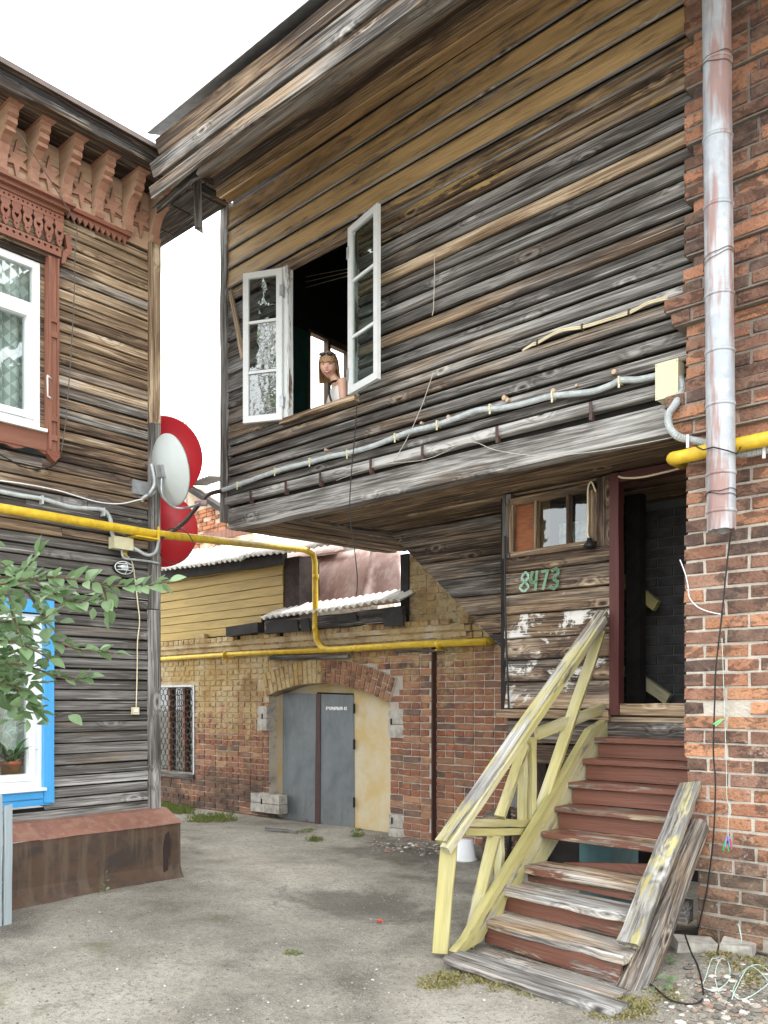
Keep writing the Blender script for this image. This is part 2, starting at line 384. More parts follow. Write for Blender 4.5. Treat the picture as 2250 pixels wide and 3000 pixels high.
M_rustt = rust_mat('red_oxide_sheet', (.25, .115, .08), (.20, .09, .062), (.27, .15, .11), sc=2.4)
M_maroon = rust_mat('maroon_roof_sheet', (.46, .30, .265), (.36, .215, .19), (.55, .42, .38), sc=1.2)
M_pipeg = rust_mat('galvanised_rusty_pipe', (.36, .395, .44), (.46, .49, .53), (.27, .13, .10), .5, .2, sc=1.9)

def ground_mat():
    a = NT('trodden_dirt'); p = a.n('NewGeometry').outputs['Position']
    n = a.noise(p, .55, 6, .62, .6); m = a.noise(p, 2.6, 6, .68, .3); f = a.noise(p, 26, 5, .7); g = a.noise(p, 120, 3, .7)
    col = a.ramp(a.math('ADD', a.math('MULTIPLY', n, .7), a.math('MULTIPLY', m, .3)), [(.37, (.14, .128, .108)), (.45, (.29, .266, .224)), (.53, (.405, .375, .318)), (.64, (.52, .488, .42))])
    col = a.mix(a.ss(f, .46, .66, 0, .55), col, (.16, .148, .128)); col = a.mix(a.ss(g, .53, .64, 0, .6), col, (.52, .50, .45)); col = a.mix(a.ss(a.noise(p, 75, 4, .75), .55, .66, 0, .6), col, (.09, .083, .072))
    v = a.n('TexVoronoi', {'Vector': p, 'Scale': 42.0}, feature='F1'); st = a.math('MULTIPLY', a.ss(v.outputs['Distance'], .12, .2, 1, 0), a.ss(a.n('SeparateColor', {0: v.outputs['Color']}).outputs[0], .78, .82))
    col = a.mix(a.math('MULTIPLY', st, .8), col, (.5, .48, .44))
    for cx_, cy_, rx_, ry_, st_ in ((-4.35, 4.62, .75, .42, .62), (-5.6, 6.3, .8, .35, .5), (-5.0, 6.75, 1.2, .3, .6), (-3.9, 5.6, .9, .25, .45)):  # shade of the hollows painted into the dirt colour as dark ellipses
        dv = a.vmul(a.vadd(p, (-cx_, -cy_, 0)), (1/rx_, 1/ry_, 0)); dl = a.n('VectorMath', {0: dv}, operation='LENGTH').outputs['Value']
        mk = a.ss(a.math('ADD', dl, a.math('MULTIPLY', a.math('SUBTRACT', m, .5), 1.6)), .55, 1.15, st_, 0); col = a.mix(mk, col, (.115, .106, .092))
    cr = a.n('TexVoronoi', {'Vector': a.vadd(p, a.n('VectorMath', {0: a.n('TexNoise', {'Vector': p, 'Scale': 2.2, 'Detail': 5.0}).outputs['Color'], 'Scale': .55}, operation='SCALE').outputs[0]), 'Scale': 1.5}, feature='DISTANCE_TO_EDGE').outputs[0]
    col = a.mix(a.math('MULTIPLY', a.ss(cr, .004, .012, 1, 0), a.ss(n, .48, .58, 0, .30)), col, (.10, .092, .08))
    moss = a.math('MULTIPLY', a.ss(a.noise(p, 1.7, 5, .6), .6, .72), .45); col = a.mix(moss, col, (.15, .15, .07))
    h = a.math('ADD', a.math('MULTIPLY', f, 1.4), a.math('MULTIPLY', g, .9)); h = a.math('ADD', h, a.math('MULTIPLY', m, 2.0)); h = a.math('ADD', h, a.math('MULTIPLY', st, .8))
    a.bump(h, .9, .02); return a.fin(col, .95, spec=.15)
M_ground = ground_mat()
#@@STRUCTURE
# ================================================================== GROUND
def sstep(a, b, x):
    t = min(1, max(0, (x-a)/(b-a))); return t*t*(3-2*t)
def gz(x, y):
    z = -1.5 - .05*sstep(5.2, 7, y)*sstep(-5, -6.5, x) + .02*noise.noise((x*.9, y*.9, 0)) + .008*noise.noise((x*3.1, y*3.1, 5))
    z -= .05*math.exp(-(((x+4.35)/.8)**2 + ((y-4.6)/.45)**2))
    z += .07*math.exp(-(((x+1.75)/.45)**2 + ((y-4.75)/.35)**2))
    return z
def axis(lo, hi, step, far, grow=1.35):
    a = [lo + step*i for i in range(int((hi-lo)/step)+1)]; s = step
    while a[-1] < far: s *= grow; a.append(a[-1]+s)
    s = step
    while a[0] > -far: s *= grow; a.insert(0, a[0]-s)
    return a
xs = axis(-11, 1, .07, 150); ys = axis(1.5, 8.5, .07, 150)
g = MB(); nx = len(xs)
g.v = [(x, y, gz(x, y)) for y in ys for x in xs]
g.f = [(j*nx+i, j*nx+i+1, (j+1)*nx+i+1, (j+1)*nx+i) for j in range(len(ys)-1) for i in range(nx-1)]; g.m = [0]*len(g.f)
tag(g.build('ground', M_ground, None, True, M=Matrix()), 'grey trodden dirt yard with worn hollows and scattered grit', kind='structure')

# ================================================================== TIMBER ANNEX (overhanging upper storey)
YF = 5.2
annex = thing('timber_annex', (-4.4, 6.2, 0), 'weathered plank upper storey overhanging the yard with an open window', 'building')
XL, XR = -6.73, -1.95
WX0, WX1, WZ0, WZ1 = -5.83, -5.00, 2.57, 3.97       # window hole
zb = [4.96,4.747,4.537,4.347,4.144,4.005,3.894,3.798,3.674,3.563,3.451,3.352,3.251,3.149,3.038,2.919,2.825,2.724,2.61,2.531,2.424,2.33,2.224,2.115,2.029,1.927]
def tz(z, x): return z + .030*(z-1.7)/3.2*(x+3.45)
def fplank(x0, x1, z0, z1, color, y=YF, T=.028, tilt=None, bev=.003, name='plank', rough=.0018, mat=None, tc=0):
    tl = tilt if tilt is not None else rnd.uniform(.05, .13)
    o = (x0, y - tl*(z1-z0)*.5, tz(z0, x0)); 
    M = frame(o, (x1-x0, 0, tz(z0, x1)-tz(z0, x0)), (0,0,1))
    return plank(name, annex, M, x1-x0, z1-z0, T, mat or M_wood, color, seg=7, rough=rough, tilt=-tl, bev=bev, tc=tc)
for i in range(len(zb)-1):
    g_ = .004 if i < 6 else rnd.choice([.009,.011,.013])
    z1, z0 = zb[i]-g_, zb[i+1]+g_
    if i < 4: col = (rnd.uniform(.5,.65), .56, rnd.uniform(.56,.70), 1)
    elif i < 7: col = (rnd.uniform(.5,.7), rnd.uniform(.44,.54), rnd.uniform(.36,.46), 1)
    elif i < 10: col = (rnd.choice([.5,.35,.2]), rnd.uniform(.47,.6), .03, 1)
    else: col = (rnd.choice([.05,.12,.18,.22,.28,.36,.5]), rnd.choice([.40,.45,.49,.53,.57,.62]), 0, .8)
    if i == 9: col = (.85, .72, 0, 1)
    bev = .004
    if z0 >= 4.0 or z1 <= 2.60:
        if i == 24: fplank(XL, XR, z0, z1, (.15, .74, 0, 1), y=YF-.03, T=.06, bev=.01)
        elif z0 < 2.6 and rnd.random() < .4:
            xm = rnd.uniform(-4.8, -3.4); fplank(XL, xm-.003, z0, z1, col, bev=bev); fplank(xm, XR, z0, z1, (col[0], col[1]+.05, 0, 1), bev=bev)
        else: fplank(XL, XR, z0, z1, col, bev=bev, mat=M_ochre if i < 8 else None, tc=.034 if 1 <= i <= 5 else 0)
    else:
        fplank(WX1+.05, XR, z0, z1, col, bev=bev)
z = 2.60                                             # wider mixed boards left of the window
while z < 3.95:
    hgt = min(rnd.uniform(.15, .2), 3.985-z)
    fplank(XL, WX0-.05, z+.004, z+hgt-.004, (rnd.choice([.15,.3,.5]), rnd.uniform(.46,.6), 0, 1)); z += hgt
for i in range(1, 6):                                # worn beads between the wide top boards, skylight on them painted pale
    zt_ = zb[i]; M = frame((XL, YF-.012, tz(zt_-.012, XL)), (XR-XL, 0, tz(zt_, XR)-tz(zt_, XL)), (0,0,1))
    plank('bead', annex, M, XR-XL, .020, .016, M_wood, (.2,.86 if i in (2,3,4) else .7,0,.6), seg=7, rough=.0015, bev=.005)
# dark sheathing behind the boards, round the window hole
for nm, lo, hi in (('wall_frame', (XL+.03, YF+.05, 1.72), (WX0-.04, YF+.10, 4.95)), ('wall_frame', (WX1+.04, YF+.05, 1.72), (XR, YF+.10, 5.0)),
                   ('wall_frame', (WX0-.04, YF+.05, 1.72), (WX1+.04, YF+.10, WZ0-.03)), ('wall_frame', (WX0-.04, YF+.05, WZ1+.03), (WX1+.04, YF+.10, 4.95))):
    MB().box(lo, hi).build(nm, M_dark, annex)
# bottom beam and the soffit under the floor
board('beam', annex, (XL+.02, YF+.06, 1.788), (XR, YF+.06, 1.792), .2, .12, M_wood, (.3, .66, 0, 1), seg=10, rough=.006)
for x in (-6.3, -5.8, -5.35, -4.75, -4.2, -3.5, -2.75):
    MB().box((x-.012, YF-.065, 1.925), (x+.012, YF-.058, 2.0)).box((x-.012, YF-.062, 1.88), (x+.012, YF-.03, 1.925)).build('strap', M_brownc, annex)
y = YF + .13
while y < 7.25:
    wv = rnd.uniform(.10, .14); x0 = -5.86 + (y-YF)*.2
    M = frame((x0, y + wv - .008, 1.70 + rnd.uniform(-.006, .006)), (1,0,0), (0,-1,0))
    plank('soffit_board', annex, M, XR-x0, wv-.01, .03, M_wood, (.75, rnd.uniform(.46,.6), .22, 1), seg=5); y += wv
x = XL + .02
while x < -5.5:
    M = frame((x, YF+.13, 1.70 + rnd.uniform(-.006, .006)), (.13, 1, 0), (1,-.13,0))
    plank('soffit_board', annex, M, 7.3-YF-.13 if x < -5.86 else .0 + 7.3-YF-.13, .098, .03, M_wood, (.7, rnd.uniform(.5,.62), .25, 1), seg=5, ragged=.05); x += .105
    if x > -5.92: break
board('soffit_batten', annex, (-5.87, YF+.13, 1.69), (-5.47, 7.2, 1.69), .07, .04, M_wood, (.5, .45, .1, 1), up=(1,0,0))
MB().box((XL+.05, YF+.11, 1.74), (XR, 7.3, 1.79)).build('floor', M_dark, annex)
MB().box((XL+.02, YF+.11, 4.95), (XR, 7.3, 5.0)).build('ceiling', M_dark, annex)
# end wall (towards the gap) with its own window, and the back wall
ez0, ez1 = 2.45, 4.0
for lo, hi in (((XL, YF+.1, 1.8), (XL+.05, 6.24, 4.95)), ((XL, 6.24, 1.8), (XL+.05, 6.92, ez0)), ((XL, 6.24, ez1), (XL+.05, 6.92, 4.95)), ((XL, 6.92, 1.8), (XL+.05, 7.3, 4.95))):
    MB().box(lo, hi).build('end_wall', M_dark, annex)
MB().box((XL+.05, YF+.1, 1.8), (XL+.07, 6.22, 3.95)).build('green_lining', M_green, annex)
MB().box((XL+.05, 7.25, 1.8), (XR, 7.3, 4.95)).build('back_wall', M_dark, annex)
MB().box((XR, YF+.1, 1.8), (XR+.05, 7.3, 4.95)).build('end_wall', M_dark, annex)
ef = MB()
for lo, hi in (((XL-.01, 6.24, ez0), (XL+.06, 6.27, ez1)), ((XL-.01, 6.53, ez0), (XL+.06, 6.57, ez1)), ((XL-.01, 6.84, ez0), (XL+.06, 6.92, ez1)), ((XL-.01, 6.57, 3.93), (XL+.06, 6.84, ez1)), ((XL+.01, 6.57, 3.08), (XL+.05, 6.84, 3.11)), ((XL-.01, 6.27, 3.97), (XL+.06, 6.53, ez1))): ef.box(lo, hi)
ef.build('inner_window_frame', simple('brown_frame', (.16, .10, .06), .6, var=.3), annex)
for k, (za, zc) in enumerate(((4.45, 4.2), (4.35, 4.15), (4.3, 4.08))):
    p = onY(860+k*18, 818+k*12, 6.2); q = onY(1030, 785+k*10, 6.2)
    MB().tube([p, q], .004, 5).build('ceiling_wire', M_cream, annex)
# corner post
cp = board('corner_post', annex, (XL-.035, YF+.03, 1.78), (XL-.035, YF+.03, 4.93), .10, .11, M_wood, (.1, .63, 0, 1), up=(1,0,0), seg=12, rough=.006)
# diagonal loose lath beside the window
p, q = onY(674, 850, YF-.05), onY(712, 1050, YF-.06)
board('loose_lath', annex, p, q, .05, .02, M_wood, (.6, .74, 0, 1), up=(1,0,0))
# window casing
wf = lambda p0, p1, wd, col, up=(1,0,0), y=YF-.005, t=.06: board('window_frame', annex, Vector(p0)+Vector((0,y,0)), Vector(p1)+Vector((0,y,0)), wd, t, M_white, col, up=up)
wf((WX0-.005, 0, WZ0), (WX0-.005, 0, WZ1), .085, (.6, .6, .62, 1)); wf((WX1+.02, 0, WZ0), (WX1+.02, 0, WZ1), .05, (.6, .5, .5, 1))
wf((WX0-.05, 0, WZ1-.0), (WX1+.06, 0, WZ1+.015), .06, (.7, .55, .2, 1), up=(0,0,1)); 
board('window_sill', annex, (WX0-.06, YF-.01, WZ0-.012), (WX1+.06, YF-.01, WZ0-.012), .05, .10, M_wood, (.7, .62, .1, 1))
def sash(H, d, L, z0, z1, swap=False):
    d = Vector(d).normalized(); M = frame((H[0], H[1], z0), d, (0,0,1)); W = .055; T = .035; hh = z1-z0
    m = MB().box((0,-T/2,0),(W,T/2,hh)).box((L-W,-T/2,0),(L,T/2,hh)).box((W,-T/2+.001,0),(L-W,T/2-.001,W*1.1)).box((W,-T/2+.001,hh-W),(L-W,T/2-.001,hh))
    for k in (1, 2): m.box((W,-.011,hh*k/3-.012),(L-W,.011,hh*k/3+.012))
    fr = m.build('sash', M_white, annex, color=(.5,.62,.80,1), M=M)
    for k in range(3):
        MB().box((W-.005,-.002,hh*k/3+.02),(L-W+.005,.002,hh*(k+1)/3-.02)).build('pane', M_glassr if swap else M_glass, fr, M=M)
    for zz in (.12*hh, .85*hh): MB().box((-.014,-.022,zz-.05),(.02,.022,zz+.05)).build('hinge', M_steel, fr, M=M)
    return fr
H = Vector((WX0-.015, YF-.06, 0)); d = Vector((-.90, -.436, 0)); sash(H, d, reach(H, d, 714), 2.565, 3.945, True)
H = Vector((WX1+.005, YF-.06, 0)); d = Vector((.971, -.239, 0)); sash(H, d, reach(H, d, 1110), 2.585, 3.99)
# deep sloping eave: soffit boards, fascia, roof
EY0, EZ0, EY1, EZ1 = 5.19, 4.93, 3.86, 4.25
def eave_pt(x, t, up=0.0):      # t = 0 at the wall, 1 at the outer edge
    return Vector((x, EY0+(EY1-EY0)*t, EZ0+(EZ1-EZ0)*t+.012*(x+3.45)+up))
ebd = [(0,.17,(.7,.66,.55,1),-6.78),(.18,.35,(.75,.60,.40,1),-6.9),(.36,.53,(.6,.34,.1,1),-6.55),(.54,.76,(.45,.66,.3,1),-6.3),(.77,1.0,(.42,.68,.25,1),-5.98)]
for k, (t0, t1, col, x0) in enumerate(ebd):
    o = eave_pt(x0, t0, .004*(k%2)); e = eave_pt(.9, t0, .004*(k%2)); up = eave_pt(x0, t1)-eave_pt(x0, t0)
    M = frame(o, e-o, up)
    plank('soffit_board', annex, M, (e-o).length, up.length*(t1-t0)/(t1-t0)-.006, .03, M_ochre if k < 2 else M_wood, col, seg=12, rough=.007, ragged=.06, skew=(.10, 0))
for h0, h1, yo, x0, col in ((-.01,.125,.02,-5.88,(.42,.54,.12,1)),(.13,.27,.03,-5.80,(.6,.44,.25,1))):
    o = eave_pt(x0, 1, h0); o.y -= yo; e = eave_pt(.9, 1, h0); e.y -= yo
    plank('fascia_board', annex, frame(o, e-o, (0,0,1)), (e-o).length, h1-h0, .03, M_wood, col, seg=14, rough=.009, ragged=.05, skew=(-.05, 0))
for x0, x1_, h0, h1, yo, col in ((-5.93,.9,-.125,-.02,.005,(.5,.52,.15,1)),(-5.98,-5.5,-.2,-.13,-.06,(.35,.5,.05,1))):
    o = eave_pt(x0, 1, h0-.02); o.y -= yo; e = eave_pt(x1_, 1, h0+(.03 if x1_ < 0 else -.005)); e.y -= yo
    plank('fascia_board', annex, frame(o, e-o, (0,0,1)), (e-o).length, h1-h0, .025, M_wood, col, seg=6, rough=.009, ragged=.07, skew=(-.04, .06))
q0, q1 = eave_pt(-5.90, 1, .29), eave_pt(.9, 1, .29); q0.y -= .10; q1.y -= .10; sl_v = Vector((0, 3.6, 1.75))
MB().add([q0, q1, q1+sl_v, q0+sl_v+Vector((-.75,0,0)), q0+Vector((0,0,.02)), q1+Vector((0,0,.02)), q1+sl_v+Vector((0,0,.02)), q0+sl_v+Vector((-.75,0,.02))],
         [(0,3,2,1),(4,5,6,7),(0,1,5,4),(1,2,6,5),(2,3,7,6),(3,0,4,7)]).build('roof', M_steel, annex)
MB().box((-6.72, 5.26, 4.9), (-1.2, 5.3, 5.2)).build('gable_infill', M_dark, annex)
p, q = onY(578, 535, 4.15), onY(582, 676, 4.15)
board('hanging_board', annex, p, q, .065, .025, M_wood, (.3, .5, 0, 1), up=RT, ragged=.03)
# underside wall with the slanted foot
YD = 6.40
A0 = onY(1148, 1565, YD); A1 = onY(1486, 1915, YD); xr = -4.05
zt = 1.69; slope = (A1.x-A0.x)/(A1.z-A0.z); n = 7; hb = (zt-A1.z)/n
for k in range(n):
    z1 = zt - k*hb; z0 = z1-hb+.006; xa = A0.x+(z0-zt)*slope
    M = frame((xa, YD-.03, z0), (1,0,0), (0,0,1))
    plank('underside_plank', annex, M, xr-xa, hb-.006, .03, M_wood, (rnd.uniform(.4,.75), rnd.uniform(.36,.5), .04, 1), tilt=-.10, skew=(hb*slope, 0), ragged=.002)
MB().add([(A0.x+.03, YD+.03, zt), (xr, YD+.03, zt), (xr, YD+.03, A1.z), (A1.x+.03, YD+.03, A1.z), (A0.x+.03, YD+.06, zt), (xr, YD+.06, zt), (xr, YD+.06, A1.z), (A1.x+.03, YD+.06, A1.z)],
         [(0,3,2,1),(4,5,6,7),(0,1,5,4),(1,2,6,5),(2,3,7,6),(3,0,4,7)]).build('backing', M_dark, annex)
# porch wall with the small window
YP = 5.88
PX0 = onY(1486, 1700, YP).x; PX1 = onY(1788, 1700, YP).x
zs = [1.181,1.049,.872,.709,.512,.337,.16,-.06]
M_porch = wood_mat('porch_boards', paint=(.62, .60, .57), dirt=.25, psc=(3.4, 3, 4.5))
for k in range(7):
    z1, z0 = zs[k], zs[k+1]+.005
    M = frame((PX0, YP-.045, z0), (1,0,0), (0,0,1))
    plank('porch_plank', annex, M, PX1-PX0+.02, z1-z0, .03, M_porch, (.6, rnd.uniform(.46,.56), (.28,.24,.28,.43,.41,.47,.40)[k], 1), tilt=-.16, ragged=.008, bev=.005)
MB().box((PX0+.01, YP, -.05), (PX1, YP+.05, 1.17)).build('backing', M_dark, annex)
board('drip_board', annex, (PX0-.05, YP-.05, -.10), (PX1+.03, YP-.05, -.10), .07, .09, M_wood, (.6, .6, 0, 1))
board('sill_beam', annex, (PX0+.05, YP-.01, -.24), (PX1+.9, YP-.01, -.24), .18, .12, M_wood, (.5, .42, .05, 1))
board('lower_beam', annex, (PX0+.08, YP+.02, -.42), (PX1, YP+.02, -.42), .15, .10, M_wood, (.7, .36, .0, 1))
zt0, zt1 = 1.185, 1.70
fw = .05
jw = MB()
a, b = onY(1505, 1600, YP).x, onY(1745, 1600, YP).x; c1, c2 = onY(1577, 1600, YP).x, onY(1672, 1600, YP).x
fz0, fz1 = 1.215, 1.60
M_bf = wood_mat('old_brown_frame', paint=(.13, .07, .04), dirt=.5)
for p0, p1, wd, up in (((a, 0, fz0-.02), (b, 0, fz0-.02), .05, (0,0,1)), ((a, 0, fz1+.02), (b, 0, fz1+.03), .06, (0,0,1)), ((a, 0, fz0), (a, 0, fz1), .05, (1,0,0)), ((b, 0, fz0), (b, 0, fz1), .07, (1,0,0)), ((c1, 0, fz0), (c1, 0, fz1), .03, (1,0,0)), ((c2, 0, fz0), (c2, 0, fz1), .025, (1,0,0))):
    board('porch_window_frame', annex, Vector(p0)+Vector((0,YP-.02,0)), Vector(p1)+Vector((0,YP-.02,0)), wd, .06, M_bf, (.7, .52, .35, 1), up=up)
MB().box((a+.025, YP, fz0), (c1-.012, YP+.01, fz1)).build('orange_panel', simple('orange_ply', (.27, .09, .03), .6, var=.35, stretch=(1,1,6)), annex)
MB().box((c1+.012, YP, fz0), (c2-.01, YP+.006, fz1)).build('pane', M_glassd, annex); MB().box((c2+.01, YP, fz0), (b-.03, YP+.006, fz1)).build('pane', M_glassd, annex)
MB().box((c1+.012, YP+.012, fz0), (c1+.10, YP+.018, fz1)).build('curtain', simple('brown_cloth', (.25, .14, .06), .9), annex)
MB().box((c1+.16, YP+.05, fz0), (c2+.15, YP+.06, fz0+.19)).build('torn_paper', simple('paper', (.6, .6, .56), .9, scale=14, col2=(.1, .1, .1)), annex)
MB().box((a-.06, YP+.12, 1.18), (b+.1, YP+.14, 1.69)).build('backing', M_dark, annex)
for xx, wd, mt in ((PX0+.02, .08, (.5,.4,.05,1)), (onY(1775, 1600, YP).x, .11, (.7,.36,0,1))):
    board('post', annex, (xx, YP-.01, 1.17), (xx, YP-.01, 1.69), wd, .06, M_wood, mt, up=(1,0,0))
# door frame and the dark entry
M_maro = wood_mat('maroon_jamb', paint=(.085, .026, .024), dirt=.3)
jx = onY(1803, 1700, YP-.05).x
board('door_jamb', annex, (jx, YP-.03, -.10), (jx, YP-.03, 1.69), .075, .09, M_maro, (.6, .4, .9, 1), up=(1,0,0))
board('door_lintel', annex, (jx, YP-.02, 1.655), (-2.0, YP-.02, 1.655), .07, .08, M_maro, (.6, .4, .9, 1))
board('door_sill', annex, (jx-.01, YP-.01, -.06), (-1.98, YP-.01, -.06), .09, .10, M_wood, (.75, .66, .1, 1))
MB().box((-3.9, YP+.0, -.2), (-1.9, 7.3, -.11)).build('entry_floor', simple('entry_boards', (.10, .085, .07), .9), annex)
MB().box((-4.0, YP+.05, -.11), (-3.94, 7.3, 1.72)).build('inner_wall', M_dark, annex)
MB().box((-1.99, YP+.05, -.11), (-1.94, 7.3, 1.72)).build('inner_wall', M_room, annex)
MB().box((-4.0, 6.95, -.11), (-1.9, 7.0, 1.72)).build('inner_wall', M_room, annex)
ib = MB()
for r_ in range(21):
    for c_ in range(7):
        x0 = -3.75 + c_*.27 + (r_ % 2)*.13; ib.box((x0, 6.935, -.1+r_*.083), (x0+.255, 6.96, -.1+r_*.083+.07))
tag(ib.build('brick', simple('sooty_brick', (.09, .085, .09), .9, var=.5), annex), kind='stuff')
board('inner_post', annex, (-3.12, 6.6, -.11), (-3.12, 6.6, 1.7), .12, .12, M_dark, (.3,.3,0,1), up=(1,0,0))
p, q = onY(1812, 1690, 6.7), onY(1925, 1775, 6.7)
board('inner_rail', annex, p, q, .09, .06, M_yellow, (.6,.4,.8,1))
p, q = onY(1830, 1960, 6.75), onY(1960, 2050, 6.75)
board('inner_rail', annex, p, q, .09, .06, M_yellow, (.6,.3,.7,1))
# painted digits on the porch wall
def stroke(mb, pts, wd, n=5):
    pts = catmull(pts, n) if len(pts) > 2 else [Vector(p) for p in pts]
    for i in range(len(pts)-1):
        a_, b_ = pts[i], pts[i+1]; dd = (b_-a_).normalized(); s_ = Vector((-dd.z, 0, dd.x))*wd*(.5+.12*sin(i*2.1)); e = dd*wd*.2
        mb.add([a_-e-s_, b_+e-s_, b_+e+s_, a_-e+s_], [(0,1,2,3)])
digs = {'8': [[(.5,.5),(.15,.75),(.5,1),(.85,.75),(.5,.5),(.05,.22),(.5,0),(.95,.22),(.5,.5)]],
        '4': [[(.2,1),(.12,.45),(.8,.45)],[(.75,1),(.75,0)]], '7': [[(.1,.95),(.8,.95)],[(.8,.95),(.45,0)]],
        '3': [[(.1,.92),(.6,1),(.85,.78),(.4,.52),(.9,.28),(.55,0),(.05,.1)]]}
bx0 = onY(1521, 1742, YP-.075); bx1 = onY(1641, 1685, YP-.075); hgt = .155
for ci, ch in enumerate('8473'):
    m = MB(); w_ = (bx1.x-bx0.x)/4*(.82 if ci else .95); xo = bx0.x + ci*(bx1.x-bx0.x)/4
    for st in digs[ch]: stroke(m, [Vector((xo+u*w_, 0, v_*hgt)) for u, v_ in st], .024 if ci else .017)
    nb = Matrix.Translation((0, YP-.0765, .882)) @ Matrix.Rotation(-.16, 4, 'X')
    o = m.build('painted_digit', simple('mint_paint', (.40, .62, .50), .7, scale=20, col2=(.2, .38, .28)) if ci == 0 else simple('green_paint', (.16, .30, .19), .7, scale=20), annex, M=nb)
# ================================================================== BRICKS
def brick_data(name, L, H, T, mat, r, rough=.004):
    # front face inset with worn corners, sides running back
    b = .006; m = MB()
    j = lambda k=rough: r.uniform(-k, k)
    fr = [(b+j(), j(.002), b+j()), (L*.5+j(), j(.002)-.001, b*.6+j()), (L-b+j(), j(.002), b+j()), (L-b+j(), j(.002), H-b+j()), (L*.5+j(), j(.002), H-b*.6+j()), (b+j(), j(.002), H-b+j())]
    mid = [(j(), .008, j()), (L*.5, .008, j()), (L+j(), .008, j()), (L+j(), .008, H+j()), (L*.5, .008, H+j()), (j(), .008, H+j())]
    bk = [(0, T, 0), (L*.5, T, 0), (L, T, 0), (L, T, H), (L*.5, T, H), (0, T, H)]
    v = fr + mid + bk; f = [(0,1,4,5),(1,2,3,4)]
    for a in (0, 6):
        for k in range(6):
            k2 = (k+1) % 6; f.append((a+k2, a+k, a+6+k, a+6+k2))
    m.add(v, f); return m
PBL, PBH, PP = .247, .0715, .0852
br = random.Random(3)
def variants(name, L, H, T, mat, n=6, rough=.004): return [brick_data(name, L, H, T, mat, br, rough).mesh(name, mat) for _ in range(n)]
V_str = variants('brick', PBL, PBH, .09, M_brickp); V_head = variants('brick', .118, PBH, .09, M_brickp); V_3q = variants('brick', .18, PBH, .09, M_brickp)
YPI = 5.10
pier = thing('brick_building', (-1.5, 5.3, -1.45), 'red brick corner with toothed edge and dark sooty bricks beside the stairs', 'building')
PIER_COL = [(.36,.18,.11), (.33,.155,.095), (.43,.215,.12), (.23,.115,.078), (.175,.095,.07), (.13,.078,.06), (.09,.062,.054), (.34,.165,.095), (.27,.155,.115)]
def pier_edge(z):
    e = -2.10
    if z < -.35: e += .02*sstep(-.35, -.6, z) if False else .02
    if z < -.75: e += .035*min(1, (-.75-z)/.35)
    if z < -1.05: e += .03
    return e
nrow = 69; z = -1.44
mort = MB()
for i in range(nrow):
    zb_ = -1.44 + i*PP; yo = 0.0; xe = pier_edge(zb_)
    if zb_ > 1.0:
        xe += .012 if zb_ < 2.3 else 0.0
        if zb_ > 2.5 and i % 4 == 0: xe += .045; yo = .03
    if 2.33 < zb_ < 2.43 or 1.70 < zb_ < 1.80: xe -= .10; yo = -.07
    elif 2.24 < zb_ < 2.335 or 1.61 < zb_ < 1.715: xe -= .06; yo = -.045
    elif 2.43 < zb_ < 2.6 or 1.80 < zb_ < 1.9: yo = -.02
    if zb_ < -1.0: yo -= .012 if i % 2 else .0
    x = xe; k = 0
    mort.box((xe+.012, YPI+yo+.009, zb_-.010), (-.9, YPI+.2, zb_+PP-.0105))
    while x < -.98:
        first = k == 0
        if i % 2 == 0: vv, L = (V_head, .118) if first else (V_str, PBL)
        else: vv, L = (V_str, PBL) if first or br.random() > .1 else (V_3q, .18)
        if zb_ > 2.0 and br.random() < .12: vv, L = V_head, .118
        if zb_ > .2 or br.random() > .015 + (.06 if zb_ < -1.2 else 0):
            c = br.choice(PIER_COL) if zb_ < 1.5 else br.choice(PIER_COL[3:8] + PIER_COL[:2])
            if 1.2 > zb_ > .3 and br.random() < .45: c = br.choice(PIER_COL[4:7])
            if zb_ < -1.0: c = tuple(a*.55+b*.45 for a, b in zip(c, (.17, .14, .11)))
            s = br.uniform(.95, 1.3); M = Matrix.Translation((x, YPI+yo+br.uniform(-.004, .004), zb_)) @ Matrix.Rotation(br.uniform(-.008, .008), 4, 'Y')
            link('brick', br.choice(vv), pier, M, (c[0]*s, c[1]*s, c[2]*s, 1))
        x += L + .0145; k += 1
mort.box((-2.02, YPI+.06, -1.6), (-.9, 6.1, 4.6)).build('mortar', M_mortp, pier)

# ---------------- brick shed with the arched gate
YW = 7.35
shed = thing('brick_shed', (-7.2, YW+.3, -1.55), 'old brick shed wall with yellow limewash peeling off and an arched gateway', 'building')
V_ws = variants('brick', .245, .064, .07, M_brickw, 6, .005); V_wh = variants('brick', .118, .064, .07, M_brickw, 6, .005)
WP = .0755
gw = onY(568, 2012, YW); gb = onY(566, 2268, YW)
win = (-11.6, gw.x, gb.z, gw.z)
aL, aC, aR = onY(786, 2040, YW), onY(966, 2003, YW), onY(1142, 2058, YW)
def circ(p, q, r_):
    ax, az, bx, bz, cx_, cz = p.x, p.z, q.x, q.z, r_.x, r_.z
    d = 2*(ax*(bz-cz)+bx*(cz-az)+cx_*(az-bz))
    ux = ((ax*ax+az*az)*(bz-cz)+(bx*bx+bz*bz)*(cz-az)+(cx_*cx_+cz*cz)*(az-bz))/d
    uz = ((ax*ax+az*az)*(cx_-bx)+(bx*bx+bz*bz)*(ax-cx_)+(cx_*cx_+cz*cz)*(bx-ax))/d
    return ux, uz, math.hypot(ax-ux, az-uz)
ACX, ACZ, AR = circ(aL, aC, aR); ARO = AR + .30
def in_gate(x, z):
    return aL.x < x < aR.x and (z < max(aL.z, aR.z)-.02 or math.hypot(x-ACX, z-ACZ) < AR)
